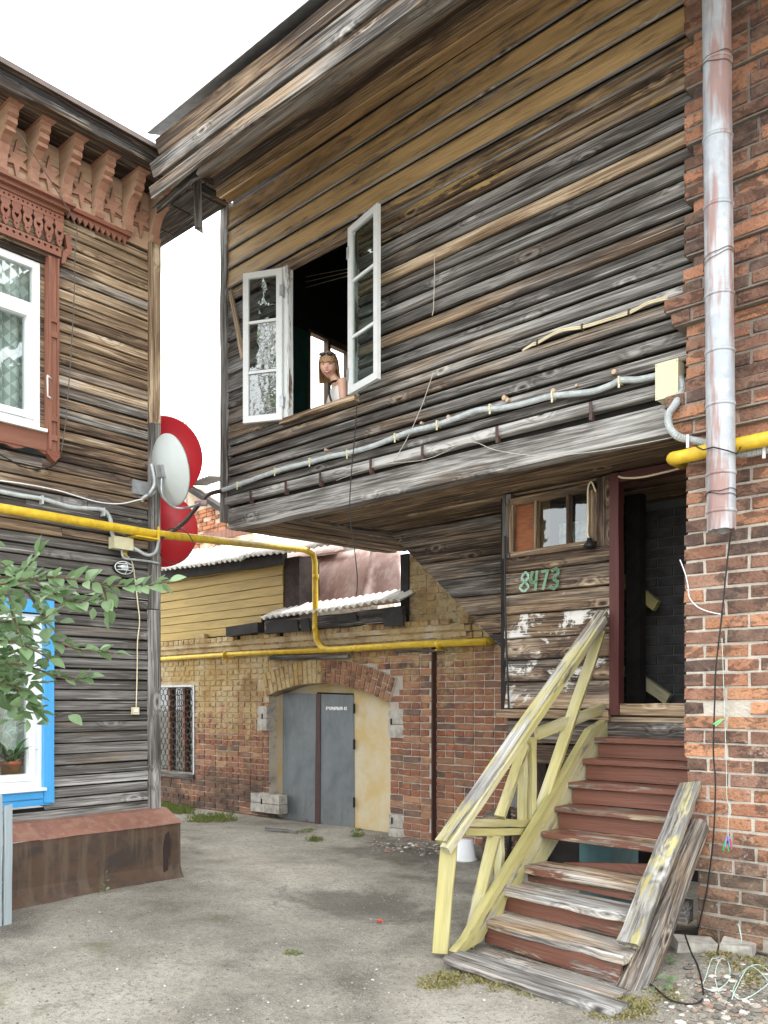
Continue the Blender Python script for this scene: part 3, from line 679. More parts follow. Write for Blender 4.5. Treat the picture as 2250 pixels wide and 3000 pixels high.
def in_ring(x, z):
    d = math.hypot(x-ACX, z-ACZ); a_ = math.atan2(z-ACZ, x-ACX)
    a0 = math.atan2(aR.z-ACZ, aR.x-ACX)-.03; a1 = math.atan2(aL.z-ACZ, aL.x-ACX)+.03
    return AR-.02 < d < ARO+.02 and a0 < a_ < a1
PIL0, PIL1 = onY(1190, 2100, YW).x, onY(1276, 2100, YW).x
stonebox = [onY(1145, 2082, YW), onY(1190, 2162, YW)]; stoneb2 = [onY(742, 2322, YW), onY(826, 2385, YW)]; stoneb3 = [onY(1146, 2385, YW), onY(1192, 2465, YW)]; st4 = [onY(762, 2068, YW), onY(790, 2140, YW)]
def in_stone(x, z): return any(min(a_.x,b_.x) < x < max(a_.x,b_.x) and b_.z < z < a_.z for a_, b_ in (stonebox, stoneb2, stoneb3, st4))
TALL = onY(1184, 1700, YW).x
cand = []
_vl = {}
def vlen(L):
    if abs(L-.118) < .004: return V_wh
    if abs(L-.245) < .004: return V_ws
    k = round(L, 2)
    if k not in _vl: _vl[k] = variants('brick', L, .064, .07, M_brickw, 2, .005)
    return _vl[k]
nrw = int((1.70+1.75)/WP)
for i in range(nrw):
    zb_ = -1.74 + i*WP; hd = i % 2 == 0 if br.random() > .12 else br.random() < .5
    x = -11.4 + (.066 if hd else .0) + br.uniform(0, .03) + (.129 if not hd and i % 4 == 1 else 0)
    while x < -2.4:
        L = .118 if hd else .245
        if not hd and br.random() < .08: L = .118
        for bk_ in (win[1]+.0, aL.x, aR.x, PIL0, PIL1, TALL):
            if x < bk_-.002 and x+L > bk_+.002:
                if bk_-x > .05: L = bk_-x-.003
                else: x = bk_+.004
        if x+L > aL.x and x < aR.x and zb_ < aL.z-.02: x = aR.x+.004; L = .118 if hd else .245
        xc, zc = x+L/2, zb_+.032
        top = .86 if x < TALL else 9
        yo = 0
        if .62 < zb_ < .84: yo = -.03*(1+int((zb_-.62)/WP)) if x < TALL+.9 else -.02*(1+int((zb_-.62)/WP))
        if PIL0 < xc < PIL1 and zb_ < .60: yo = -.07
        if zb_ > .85 and x >= TALL: yo = .05
        if zc < top+ (.09 if br.random() < .6 and x < TALL else 0) and not in_gate(xc, zc) and not in_ring(xc, zc) and not in_stone(xc, zc) and not (win[0] < xc < win[1]+.05 and win[2]-.06 < zc < win[3]+.05) \
           and not any(in_gate(x+u*L, zc) for u in (.3, .7)) and not (xc > -3.9 and zc > -.1):
            if not (zb_ > .75 and br.random() < .06): cand.append((x, zb_, L, yo))
        x += L + .0115
def appear(c):
    x, z_, L, yo = c; p = Vector((x+L/2, YW+yo, z_)); D = FW.dot(p); px = CXP + FPX*RT.dot(p)/D; py = HYP - FPX*p.z/D
    vis = 460 < px < 1490 and py > 1640 and not (py < 1840 and px < 1175) and not (px > 1330 and py > 2080 + (1480-px)*2)
    return (1 if vis else 0) * L / D
cand.sort(key=lambda c: -appear(c))
vis_c = [c for c in cand if appear(c) > 0]
# the bricks that show largest, spread so that both near and far parts of the wall keep single bricks
WALL_COL = [(.30,.145,.085), (.26,.125,.075), (.33,.175,.10), (.23,.12,.075), (.20,.11,.075), (.28,.15,.095), (.12,.08,.065)]
mass = MB()
for k, (x, z_, L, yo) in enumerate(cand):
    if k < 262:
        c = br.choice(WALL_COL); s = br.uniform(1.0, 1.35)
        M = Matrix.Translation((x, YW+yo+br.uniform(-.004, .004), z_)) @ Matrix.Rotation(br.uniform(-.01, .01), 4, 'Y')
        link('brick', br.choice(vlen(L)), shed, M, (c[0]*s, c[1]*s, c[2]*s, 1))
    else:
        d_ = brick_data('brick', L, .064, .07, M_brickwi, br, .005)
        mass.add(d_.v, d_.f, Matrix.Translation((x, YW+yo+br.uniform(-.004, .004), z_)))
tag(mass.build('brick', M_brickwi, shed), kind='stuff')
# arch ring: two staggered rows of bricks on edge
a0 = math.atan2(aR.z-ACZ, aR.x-ACX); a1 = math.atan2(aL.z-ACZ, aL.x-ACX); nv = 27
for k in range(nv):
    th0 = a0 + (a1-a0)*(k+.5)/nv; red = k < 14
    cuts = (.0, .19, .305) if k % 2 else (.0, .115, .305)
    for r0, r1 in zip(cuts[:-1], cuts[1:]):
        Lb = r1-r0-.011; wth = (a1-a0)/nv*(AR+r0)-.012
        d_ = brick_data('arch_brick', Lb, wth, .09, M_brickw, br, .003)
        M = Matrix.Translation((ACX, YW-.035, ACZ)) @ Matrix.Rotation(-th0, 4, 'Y') @ Matrix.Translation((AR+r0, 0, -wth/2))
        c = br.choice(WALL_COL[:3]) if red else br.choice([(.22,.12,.08), (.36,.26,.13), (.16,.10,.07), (.42,.31,.16)])
        link('arch_brick', d_.mesh('arch_brick', M_brickp if red else M_brickw), shed, M, (*c, 1))
seg = []
arcm = MB()
pts = [(ACX+(AR+.0)*cos(a0+(a1-a0)*t/16), ACZ+(AR+.0)*sin(a0+(a1-a0)*t/16)) for t in range(17)]; pto = [(ACX+ARO*cos(a0+(a1-a0)*t/16), ACZ+ARO*sin(a0+(a1-a0)*t/16)) for t in range(17)]
for t in range(16): arcm.prism([pts[t], pts[t+1], pto[t+1], pto[t]], YW-.022, YW+.2)
arcm.build('arch_mortar', M_mortw, shed)
# mortar bed of the wall, built round the openings
mw = MB(); y0, y1 = YW+.012, YW+.3; gt = max(aL.z, aR.z)-.02
mw.box((-11.6, y0, -1.8), (win[1]+.0, y1, win[2])).box((-11.6, y0, win[3]), (win[1], y1, .84)).box((win[1], y0, -1.8), (aL.x, y1, .84))
mw.box((aR.x, y0, -1.8), (-2.2, y1, .84)).box((TALL, y0+.05, .84), (-2.2, y1, 1.69))
top = .84; N = 16
arc = [(ACX+AR*cos(a0+(a1-a0)*t/N), ACZ+AR*sin(a0+(a1-a0)*t/N)) for t in range(N+1)]
mw.prism([(aR.x, top), (aR.x, arc[0][1])] + arc + [(aL.x, arc[-1][1]), (aL.x, top)], y0, y1)
mw.box((PIL0, YW-.055, -1.62), (PIL1-.004, YW+.05, .60))
for k in range(3): mw.box((-11.6, YW-.018-.03*k, .62+k*WP), (TALL+.9, YW+.1, .62+(k+1)*WP-.008))
mw.build('mortar', M_mortw, shed)
MB().box((PIL1-.003, YW-.072, -1.6), (PIL1+.012, YW+.02, .60)).build('dark_side_strip', M_brownc, shed)  # dark strip added to cover and darken the pilaster's side face
MB().box((TALL-.09, YW+.04, .88), (TALL+.03, YW+1.5, 1.69)).build('wall_end', M_tar, shed)
for a_, b_ in (stonebox, stoneb2, stoneb3, st4):
    m = MB(); m.box((a_.x+.004, YW-.05, b_.z), (b_.x-.004, YW+.1, (a_.z+b_.z)/2-.004)).box((a_.x+.002, YW-.045, (a_.z+b_.z)/2+.004), (b_.x-.008, YW+.1, a_.z))
    m.build('stone', M_stone, shed)
for px, py in ((1146, 2118), (1148, 2408), (768, 2102), (766, 2352)):
    c_ = onY(px, py, YW-.09); MB().tube([c_+Vector((0,.0,-.02)), c_+Vector((0,0,.05))], .011, 7).build('hinge_pin', M_black, shed)
# gateway: doors, plaster infill, soffit
YG = YW + .13
gate = thing('metal_gate', (onY(930, 2400, YG).x, YG, -1.5), 'two leaf blue grey sheet metal gate with a brown centre strip', 'gate')
def quadslab(name, pxs, Y, T, mat, parent, color=None):
    P = [onY(px, py, Y) for px, py in pxs]
    v = [tuple(p) for p in P] + [(p.x, p.y+T, p.z) for p in P]
    return MB().add(v, [(0,1,2,3)[::-1],(4,5,6,7),(1,0,4,5),(2,1,5,6),(3,2,6,7),(0,3,7,4)]).build(name, mat, parent, color=color)
dl = quadslab('door_leaf', [(827,2397),(932,2412),(928,2033),(829,2030)], YG, .05, M_door, gate)
dr = quadslab('door_leaf', [(934,2414),(1038,2436),(1036,2036),(931,2033)], YG-.01, .05, M_door, gate)
quadslab('centre_strip', [(922,2412),(937,2416),(938,2033),(926,2032)], YG-.02, .02, simple('maroon_strip', (.075,.035,.032), .6), gate)
quadslab('top_gap', [(929,2034),(1036,2037),(1036,2032),(929,2028)], YG+.03, .02, M_dark, gate)
for py in (2195, 2365, 2090):
    c_ = onY(1037, py, YG-.02); MB().tube([c_, c_+Vector((0,0,.12))], .014, 8).build('hinge', M_black, dr)
# smeared stencil: a P, a run of letters nobody can read, a K
sp = MB(); s0 = onY(955, 2080, YG-.014); s1 = onY(1016, 2070, YG-.014); Ls = s1.x-s0.x; hs = .042
def sq(u0, u1, v0, v1): sp.box((s0.x+u0*Ls, YG-.0135, s0.z+v0*hs), (s0.x+u1*Ls, YG-.0115, s0.z+v1*hs))
sq(0,.05,0,1); sq(.05,.12,.8,1); sq(.09,.14,.45,.85); sq(.05,.12,.38,.52)
for k in range(9):
    u = .16+k*.073; sq(u, u+.05, .0+.1*(k%3==1), 1-.12*(k%4==2)); sq(u+.05, u+.073, (.0,.55,.3)[k%3], (.3,1,.6)[k%3])
sq(.87,.91,0,1); sq(.91,.95,.35,.65); sq(.94,1,.6,1); sq(.94,1,0,.4)
sp.build('stencil', M_pvc, dr)
MB().add([(onY(1040,2448,YG+.02).x, YG, -1.72), (aR.x+.02, YG, -1.72), (aR.x+.02, YG, aR.z+.02)] + [(ACX+(AR+.03)*cos(a0+(a1-a0)*t/30), YG, ACZ+(AR+.03)*sin(a0+(a1-a0)*t/30)) for t in range(1, 14) if ACX+AR*cos(a0+(a1-a0)*t/30) > onY(1040,2448,YG).x] + [(onY(1040,2448,YG+.02).x, YG, ACZ+AR*.999)],
         [tuple(range(3 + len([t for t in range(1,14) if ACX+AR*cos(a0+(a1-a0)*t/30) > onY(1040,2448,YG).x]) + 1))]).build('plaster_panel', M_plast, shed)
MB().box((aL.x-.05, YG+.06, -1.75), (aR.x+.05, YG+.12, .5)).build('gate_backing', M_plast, shed)
quadslab('plaster_panel', [(800,2400),(829,2398),(829,2005),(800,2040)], YG+.03, .02, M_plast, shed)
# lath and iron strips above the arch
board('lath', shed, onY(792, 1928, YW-.05), onY(1022, 1922, YW-.05), .05, .03, M_wood, (.2,.48,0,1))
board('lath', shed, onY(1158, 1908, YW-.08), onY(1300, 1906, YW-.08), .03, .02, M_wood, (.2,.45,.2,1))
# barred window at the far left
wf_ = thing('barred_window', (win[1]-.5, YW, win[2]), 'dark window behind a rusty honeycomb grille in the shed wall', 'window')
MB().box((win[0], YW+.20, win[2]-.02), (win[1], YW+.22, win[3])).build('pane', M_glassd, wf_)
MB().box((win[0], YW+.23, win[2]-.02), (win[1], YW+.25, win[3])).build('backing', M_room, wf_)
for px in (440, 497, 540): 
    xx = onY(px, 2100, YW+.16).x; board('frame', wf_, (xx, YW+.17, win[2]), (xx, YW+.17, win[3]), .06, .05, M_trim, (.6,.5,.6,1), up=(1,0,0))
board('sill', wf_, (win[0], YW+.05, win[2]-.04), (win[1]+.02, YW+.05, win[2]-.04), .07, .16, M_wood, (.3,.5,0,1))
MB().box((win[1]-.015, YW-.01, win[2]), (win[1]+.02, YW+.02, win[3]+.02)).box((win[0], YW-.01, win[3]-.0), (win[1]-.016, YW+.02, win[3]+.03)).build('grille_frame', M_steel, wf_)
gr = MB(); ax_ = .105; az_ = .165
col_ = 0; x = win[1] - .02
while x > -11.3:
    r_ = 0; z = win[2] + .02
    while z < win[3]-.03:
        # wavy bar: vertical run then a diagonal, mirrored in the next column
        s_ = 1 if col_ % 2 else -1
        p = [(x + s_*ax_*.25, YW, z), (x + s_*ax_*.25, YW, z+az_*.3), (x - s_*ax_*.25, YW, z+az_*.5), (x - s_*ax_*.25, YW, z+az_*.8), (x + s_*ax_*.25, YW, z+az_)]
        p = [q_ for q_ in p if q_[2] < win[3]]
        if len(p) > 1: gr.tube(p, .0065, 5)
        z += az_
    x -= ax_*.5*1.0; col_ += 1
gr.build('grille', simple('rust_brown_iron', (.075,.055,.045), .7, var=.4), wf_)
# ochre plank storey above the wall
loft = thing('plank_loft', (-9, 7.7, .7), 'ochre painted plank loft sitting on the brick shed under a corrugated roof', 'shed')
lx1 = onY(828, 1750, 7.42).x
zbl = [onY(650, y_, 7.42).z for y_ in (1866,1841,1816,1791,1766,1741,1713,1684,1666)]
for k in range(8):
    x1_ = lx1 if k > 1 else onY(765, 1850, 7.42).x
    M = frame((-11.6, 7.42, zbl[k]+.003), (1,0,.004), (0,0,1))
    plank('plank', loft, M, x1_+11.6, zbl[k+1]-zbl[k]-.006, .03, M_shed, (.7, rnd.uniform(.5,.62), rnd.uniform(.74,.9), 1), seg=8, tilt=-.04, rough=.003)
MB().box((-11.6, 7.47, zbl[0]-.1), (lx1-.02, 7.52, zbl[-1]+.15)).build('backing', M_dark, loft)
MB().box((lx1-.03, 7.44, .68), (lx1+.30, 7.8, zbl[-1])).build('brick_pillar', simple('sooty_pillar', (.055,.042,.038), .95, var=.5, bump=.5), loft)
board('eave_board', loft, (-11.6, 7.30, 1.90), (onY(830,1670,7.30).x, 7.30, 1.83), .13, .03, M_tar, (1,1,1,1))
def corrugated(name, p0, p1, back, parent, pitch=.115, amp=.02, th=.008, sag=.0):
    p0, p1, back = Vector(p0), Vector(p1), Vector(back); d = p1-p0; L = d.length; n = int(L/pitch*8); m = MB(); nb = 4
    up = d.cross(back).normalized(); up = up if up.z > 0 else -up
    for s_ in (0, 1):
        for j in range(nb+1):
            for i in range(n+1):
                t = i/n; rag = .03*noise.noise((t*9, s_*0, 1.3)) if j == 0 else (.09*noise.noise((t*6, 3, 1)) if j == nb else 0)
                m.v.append(tuple(p0 + d*t + back*(j/nb+rag) + up*(amp*cos(2*pi*t*L/pitch) - s_*th + sag*sin(t*9)*.5)))
    W_ = n+1; o_ = (nb+1)*W_
    for j in range(nb):
        for i in range(n):
            q = (j*W_+i, j*W_+i+1, (j+1)*W_+i+1, (j+1)*W_+i); m.f.append(q); m.f.append(tuple(o_+k for k in q[::-1]))
    for i in range(n): m.f.append((i, o_+i, o_+i+1, i+1)); m.f.append((nb*W_+i, nb*W_+i+1, o_+nb*W_+i+1, o_+nb*W_+i))
    m.m = [0]*len(m.f)
    return m.build(name, M_slate, parent, True)
ea, eb, ec, ed = onY(440, 1673, 7.12), onY(700, 1640, 7.12), onY(700, 1634, 7.12), onY(1000, 1592, 7.12)
corrugated('roof_sheet', ea, eb+(eb-ea)*.02, (0, .62, .37), loft, sag=.01)
corrugated('roof_sheet', ec, ed, (0, .66, .40), loft, sag=.02)
# patched lower eave over the gateway
low = thing('lower_eave', (-7.6, 7.3, .95), 'short corrugated eave over the gateway on a rotten timber plate', 'roof')
corrugated('roof_sheet', onY(764, 1812, 7.12), onY(1172, 1756, 7.12), (0, .42, .18), low, sag=.015)
la, lb = onY(775, 1828, 7.2), onY(1172, 1782, 7.2)
board('wall_plate', low, la+Vector((0,.05,-.05)), lb+Vector((0,.05,-.06)), .16, .10, M_wood, (.3,.36,0,1), seg=8, rough=.012)
for px0, px1, hh in ((778, 868, .15), (880, 902, .17), (985, 1040, .10), (1120, 1175, .22)):
    a_, b_ = onY(px0, 1825-(px0-778)*.12, 7.17), onY(px1, 1825-(px1-778)*.12, 7.17)
    MB().add([(a_.x,7.17,a_.z),(b_.x,7.17,b_.z),(b_.x+.03,7.18,b_.z-hh),(a_.x+.01,7.18,a_.z-hh*.9),(a_.x,7.2,a_.z),(b_.x,7.2,b_.z),(b_.x+.03,7.2,b_.z-hh),(a_.x+.01,7.2,a_.z-hh*.9)],[(3,2,1,0),(4,5,6,7),(0,1,5,4),(2,3,7,6),(1,2,6,5),(3,0,4,7)]).build('tar_paper', M_tar, low)
a_, b_ = onY(672, 1852, 7.22), onY(765, 1838, 7.22)
MB().beam(a_, b_, .12, .13).build('roofing_roll', M_tar, low)
# maroon sheet metal slope
msh = thing('maroon_sheet_roof', (-7.9, 8.2, .9), 'steep maroon sheet metal roof slope with a loose curled panel', 'roof')
def sheet(name, P, nu, nv_, mat, parent, bulge=0.0, curl=0.0, th=.012):
    P = [Vector(p) for p in P]; m = MB(); nrm = (P[1]-P[0]).cross(P[3]-P[0]).normalized()
    if nrm.y > 0: nrm = -nrm
    for s_ in (0, 1):
        for j in range(nv_+1):
            for i in range(nu+1):
                u, v_ = i/nu, j/nv_; p = P[0]*(1-u)*(1-v_)+P[1]*u*(1-v_)+P[2]*u*v_+P[3]*(1-u)*v_
                p = p + nrm*(bulge*noise.noise((u*3, v_*2.5, 1)) + curl*max(0, 1-u*3.2)**2*(1-v_)**1.5 - s_*th); m.v.append(tuple(p))
    W_ = nu+1; o_ = W_*(nv_+1)
    for j in range(nv_):
        for i in range(nu):
            q = (j*W_+i, j*W_+i+1, (j+1)*W_+i+1, (j+1)*W_+i); m.f += [q, tuple(o_+k for k in q[::-1])]
    for i in range(nu): m.f += [(i, o_+i, o_+i+1, i+1), (nv_*W_+i+1, o_+nv_*W_+i+1, o_+nv_*W_+i, nv_*W_+i)]
    for j in range(nv_): m.f += [(j*W_, (j+1)*W_, o_+(j+1)*W_, o_+j*W_), (j*W_+nu, o_+j*W_+nu, o_+(j+1)*W_+nu, (j+1)*W_+nu)]
    m.m = [0]*len(m.f); return m.build(name, mat, parent, True)
sheet('metal_sheet', [onY(825,1800,7.66), onY(1085,1775,7.66), onY(1085,1600,8.15), onY(840,1640,8.15)], 14, 8, M_maroon, msh, .05)
sheet('metal_sheet', [onY(1075,1776,7.63), onY(1172,1764,7.62), onY(1172,1610,8.1), onY(1088,1600,8.12)], 10, 8, M_maroon, msh, .03, .16)
# roof and brick gable of the houses behind
bh = thing('neighbour_roof', (-10, 9, 0), 'shallow faded maroon metal roof rising behind the ochre loft', 'roof')
sheet('metal_sheet', [onY(440,1690,8.0), onY(830,1640,8.0), onY(790,1568,10), onY(440,1640,10)], 12, 6, M_maroon, bh, .06)
sheet('metal_sheet', [onY(822,1640,8.02), onY(1010,1610,8.02), onY(960,1560,9.6), onY(786,1568,9.8)], 8, 4, M_maroon, bh, .05)
board('ridge_flashing', bh, onY(560, 1583, 10.1), onY(745, 1548, 10.0), .16, .05, M_rustt, (1,1,1,1))
MB().box((-16, 9.9, -1.6), (-9.0, 10.3, 2.95)).build('back_wall', M_stone, bh)
fg = thing('far_brick_house', (-15, 12, 0), 'orange brick gable with crumbling plaster glimpsed in the gap', 'building')
YQ = 11.5; ta, tb = onY(520, 1405, YQ), onY(700, 1527, YQ)
MB().add([(ta.x-.5,YQ+.03,0),(tb.x,YQ+.03,0),(tb.x,YQ+.03,tb.z),(ta.x,YQ+.03,ta.z),(ta.x-.5,YQ+.03,ta.z-.35),(ta.x-.5,YQ+.4,0),(tb.x,YQ+.4,0),(tb.x,YQ+.4,tb.z),(ta.x,YQ+.4,ta.z),(ta.x-.5,YQ+.4,ta.z-.35)],
   [(4,3,2,1,0),(5,6,7,8,9),(0,1,6,5),(1,2,7,6),(2,3,8,7),(3,4,9,8),(4,0,5,9)]).build('plaster_wall', simple('flaking_plaster', (.55,.47,.36), .9, scale=3, col2=(.42,.25,.15)), fg)
V_far = variants('brick', .27, .085, .06, M_brickp, 3)
z = 2.2
while z < 4.3:
    x = tb.x-2.0 + br.choice((0,.14)); 
    while x < tb.x-.3:
        zt_ = tb.z + (x-tb.x)/(ta.x-tb.x)*(ta.z-tb.z)
        if z+.1 < zt_ and br.random() > .25: s = br.uniform(.8,1.2); link('brick', br.choice(V_far), fg, Matrix.Translation((x,YQ,z)), (.48*s,.20*s,.105*s,1))
        x += .285
    z += .097
board('roof_edge', fg, ta+Vector((-.2,-.1,.12)), tb+Vector((.1,-.1,.02)), .10, .25, M_tar, (1,1,1,1))
corrugated('roof_sheet', onY(540,1420,YQ-.1), onY(610,1395,YQ-.1)+Vector((0,0,.0)), (0,.6,.1), fg).data.materials[0] = simple('old_grey_slate', (.2,.2,.2), .9)
# ================================================================== WOODEN HOUSE ON THE LEFT
XW = -6.45
house = thing('wooden_house', (-7.2, 3, -1.5), 'weathered plank house with carved eaves, a white window and a blue cased window', 'house')
yc0, yc1 = onX(433, 1500, XW).y, onX(467, 1500, XW+.03).y
lr = random.Random(21)
pz = .0868; k = 0; z = -.94
def lplank(y0, y1, z0, h, col):
    M = frame((XW+.004, y0, z0), (0,1,lr.uniform(-.002,.002)), (0,0,1))
    return plank('plank', house, M, y1-y0, h-lr.choice([.009,.012,.015]), .028, M_wood, col, seg=6, tilt=-.09, r=lr, rough=.0015)
UWY, LWY = 3.285, 3.255
while z < 3.90:
    zc = z + pz/2; y0 = 2.1
    if zc > 2.05: col = (lr.choice([.45,.58,.68,.8]), lr.choice([.46,.54,.62,.7]), 0, 1)
    elif zc > 1.35: col = (lr.choice([.3,.45,.55]), lr.choice([.48,.54,.6]), 0, .75)
    elif zc > .3: col = (lr.choice([.1,.2,.35]), lr.choice([.44,.5,.54]), 0, .55)
    else: col = (lr.choice([.1,.2,.3]), lr.choice([.5,.56,.62]), 0, .6)
    if 1.93 < zc < 2.02: col = (1.0, .42, 0, 1)
    if -.68 < zc < -.60: col = (.0, .78, 0, 1)
    if zc < -.80: col = (.25, .6, .0, 1)
    if 1.93 < zc < 3.80: y0 = UWY-.06
    if -.84 < zc < .80: y0 = LWY-.05
    h_ = min(pz, 3.905-z)
    if y0 < 2.5 and lr.random() < .5:
        ym = lr.uniform(2.9, 3.7); lplank(y0, ym-.002, z, h_, col); lplank(ym, yc0, z, h_, (col[0], col[1]-.05, 0, col[3]))
    else: lplank(y0, yc0, z, h_, col)
    z += pz
MB().box((XW-.10, 1.5, -.95), (XW-.03, yc0, 4.4)).build('backing', M_dark, house) if False else None
hb_ = MB(); 
for lo, hi in (((XW-.08, UWY-.05, -.95), (XW-.03, yc0, 4.4)), ((XW-.08, 1.2, .8), (XW-.03, UWY-.05, 1.94)), ((XW-.08, 1.2, 3.8), (XW-.03, UWY-.05, 4.4)), ((XW-.08, 1.2, -.95), (XW-.03, UWY-.05, -.84))): hb_.box(lo, hi)
hb_.box((-10.5, yc1-.10, -.95), (XW-.03, yc1-.04, 4.4)); hb_.build('backing', M_dark, house)
rm = MB().box((-8.6, 1.0, -1.0), (-8.55, 3.9, 4.2)).box((-8.6, 3.85, -1.0), (XW-.1, 3.9, 4.2)).box((-8.6, 1.0, 1.3), (XW-.1, 3.9, 1.35)).box((-8.6, .95, -1.0), (XW-.1, 1.0, 4.2)).build('room', M_room, house)
for a_, b_, col in ((-.93, .80, (.1,.64,0,1)), (.80, 2.42, (.2,.52,0,1)), (2.42, 4.0, (.95,.66,.25,1))):
    board('corner_board', house, (XW+.02, (yc0+yc1)/2, a_), (XW+.02, (yc0+yc1)/2, b_-.004), yc1-yc0, .06, M_wood, col, up=(0,1,0), seg=8, r=lr)
    board('corner_board', house, (XW-.07, yc1-.01, a_), (XW-.07, yc1-.01, b_-.004), .11, .04, M_wood, col, up=(1,0,0), r=lr)
for k in range(3):
    M = frame((XW-.0, 2.0, 3.925+k*.165), (0,1,0), (0,0,1))
    plank('frieze_board', house, M, yc1-2.0, .16, .03, M_frieze, (.7,.5,.93,1), r=lr)
# zigzag trim and mouldings under the frieze
zz = [(2.0, .06), (3.90, .06)]; y = 3.90; dn = True
while y > 2.0: zz.append((y-.0255, -.0 if False else -.012)); zz.append((y-.051, .038)); y -= .051
def wallprism(name, poly, x0, x1, mat, col, par=None):     # poly in (y, z); extruded out from the wall
    n = len(poly); cy = sum(p[0] for p in poly)/n; cz = sum(p[1] for p in poly)/n
    m = MB().prism([(a-cy, b-cz) for a, b in poly], -x1+XW, -x0+XW)
    M = frame((XW, cy, cz), (0,1,0), (0,0,1)); m = MB(); m.prism([(a-cy, b-cz) for a, b in poly], -(x1-XW), -(x0-XW))
    return link(name, m.mesh(name, mat), par or house, M, col)
wallprism('zigzag_trim', [(p[0], p[1]+3.868) for p in zz], XW+.03, XW+.05, M_trim, (.6,.42,.9,1))
wallprism('moulding', [(2.0,3.928),(3.92,3.928),(3.92,3.962),(2.0,3.962)], XW, XW+.075, M_trim, (.6,.5,.93,1))
wallprism('moulding', [(2.0,3.962),(3.915,3.962),(3.915,3.985),(2.0,3.985)], XW, XW+.05, M_frieze, (.6,.5,.9,1))
prof = [(0,0),(0,-.43),(.05,-.43),(.065,-.40),(.06,-.375),(.04,-.36),(.055,-.29),(.09,-.225),(.14,-.185),(.185,-.175),(.185,-.15),(.175,-.14),(.215,-.125),(.215,-.09),(.205,-.08),(.235,-.068),(.235,-.02),(.25,0)]
bys = [onX(px, 600, XW+.06).y for px in (8, 102, 198, 292, 380, 456)]
bkm = None
for i, by in enumerate(bys):
    by = by if i < 5 else yc1-.05
    m = MB(); m.prism([(a, b) for a, b in prof], -.04, .04)
    M = frame((XW+.005, by, 4.41), (1,0,0), (0,0,1))
    bk = link('bracket', m.mesh('bracket', M_frieze), house, M, (.75,.52,.9,1))
    f = MB().box((.0,-.055,-.0),(.29,.055,.025)); link('bracket_cap', f.mesh('bracket_cap', M_bracket), bk, M @ Matrix.Translation((0,0,-.012)), (.7,.5,.93,1))
    fp = prof[2:-1]; off = [(x_+.006, z_-.003) for x_, z_ in fp]
    f = MB(); f.prism(fp + off[::-1], -.037, .037)
    link('bracket_face', f.mesh('bracket_face', M_bracket), bk, M, (.8,.6,.8,1))
for i in range(5):
    cy = (bys[i]+(bys[i+1] if i < 4 else yc1-.05))/2 ; cz = 4.15
    pts = []
    for k in range(12):
        a_ = pi/2 + k*pi/6; r_ = (.155 if k % 6 == 0 else .115) if k % 2 == 0 else .05
        pts.append((cy + r_*cos(a_)*.95, cz + r_*sin(a_)))
    wallprism('star', pts, XW+.004, XW+.028, M_bracket, (.8,.6,.85,1))
    for s1, s2 in ((1,1),(-1,-1),(1,-1),(-1,1)):       # loose points sawn beside the star
        wallprism('star_ray', [(cy+s1*.10,cz+s2*.075),(cy+s1*.14,cz+s2*.10),(cy+s1*.135,cz+s2*.115),(cy+s1*.09,cz+s2*.088)], XW+.001, XW+.01, M_dark, (1,1,1,1))
# eaves
m = MB().box((-8.2, 1.5, 4.415), (-6.10, 4.62, 4.43)); m.build('soffit', M_dark, house)
for k in range(4):
    M = frame((-6.42+k*.095, 1.6, 4.412-.003*k), (0,1,0), (1,0,0))
    plank('soffit_board', house, M, 3.02+.02*k, .09, .02, M_wood, (.6,.33 if k < 3 else .42,.05,1), r=lr)
board('fascia_board', house, (-6.06, 1.5, 4.435), (-6.06, 4.55, 4.435), .075, .025, M_wood, (.3,.36,0,1), seg=12, rough=.012, r=lr)
board('fascia_board', house, (-6.02, 1.5, 4.505), (-6.02, 4.50, 4.505), .05, .02, M_wood, (.9,.28,0,1), seg=10, rough=.008, r=lr)
MB().add([(-5.99,1.4,4.53),(-5.99,4.42,4.53),(-9.5,4.42,5.3),(-9.5,1.4,5.3),(-5.99,1.4,4.542),(-5.99,4.42,4.542),(-9.5,4.42,5.32),(-9.5,1.4,5.32)],
   [(3,2,1,0),(4,5,6,7),(0,1,5,4),(1,2,6,5),(2,3,7,6),(3,0,4,7)]).build('roof', simple('dark_brown_roof', (.065,.05,.048), .6, var=.4), house)
MB().box((-6.005, 1.4, 4.50), (-5.985, 4.44, 4.528)).build('roof_edge', simple('brown_edge', (.10,.065,.055), .5, var=.4), house)
for (x0,x1) in ((-6.10,-6.4),(-6.42,-6.8),(-6.82,-7.3),(-7.32,-7.8)):
    board('soffit_board', house, (x0, 4.5, 4.405), (x1, 4.5, 4.405), .34, .02, M_wood, (.4,.46,0,1), up=(0,1,0), r=lr)
MB().box((-9.5, 4.66, 4.40), (-6.08, 4.68, 4.46)).build('roof_edge', M_dark, house)
# ---- upper window: header, casing, apron, white frame
zt_ = onX(192, 655, -6.36).z; zb2 = onX(192, 757, -6.36).z; HY = 3.33
scal = lambda y0, y1, z, n, r_, up: [(y0+(y1-y0)*(k+.5)/n + r_*cos(a_), z + up*r_*.8*sin(a_)) for k in range(n) for a_ in ([pi-pi*j/5 for j in range(6)])]
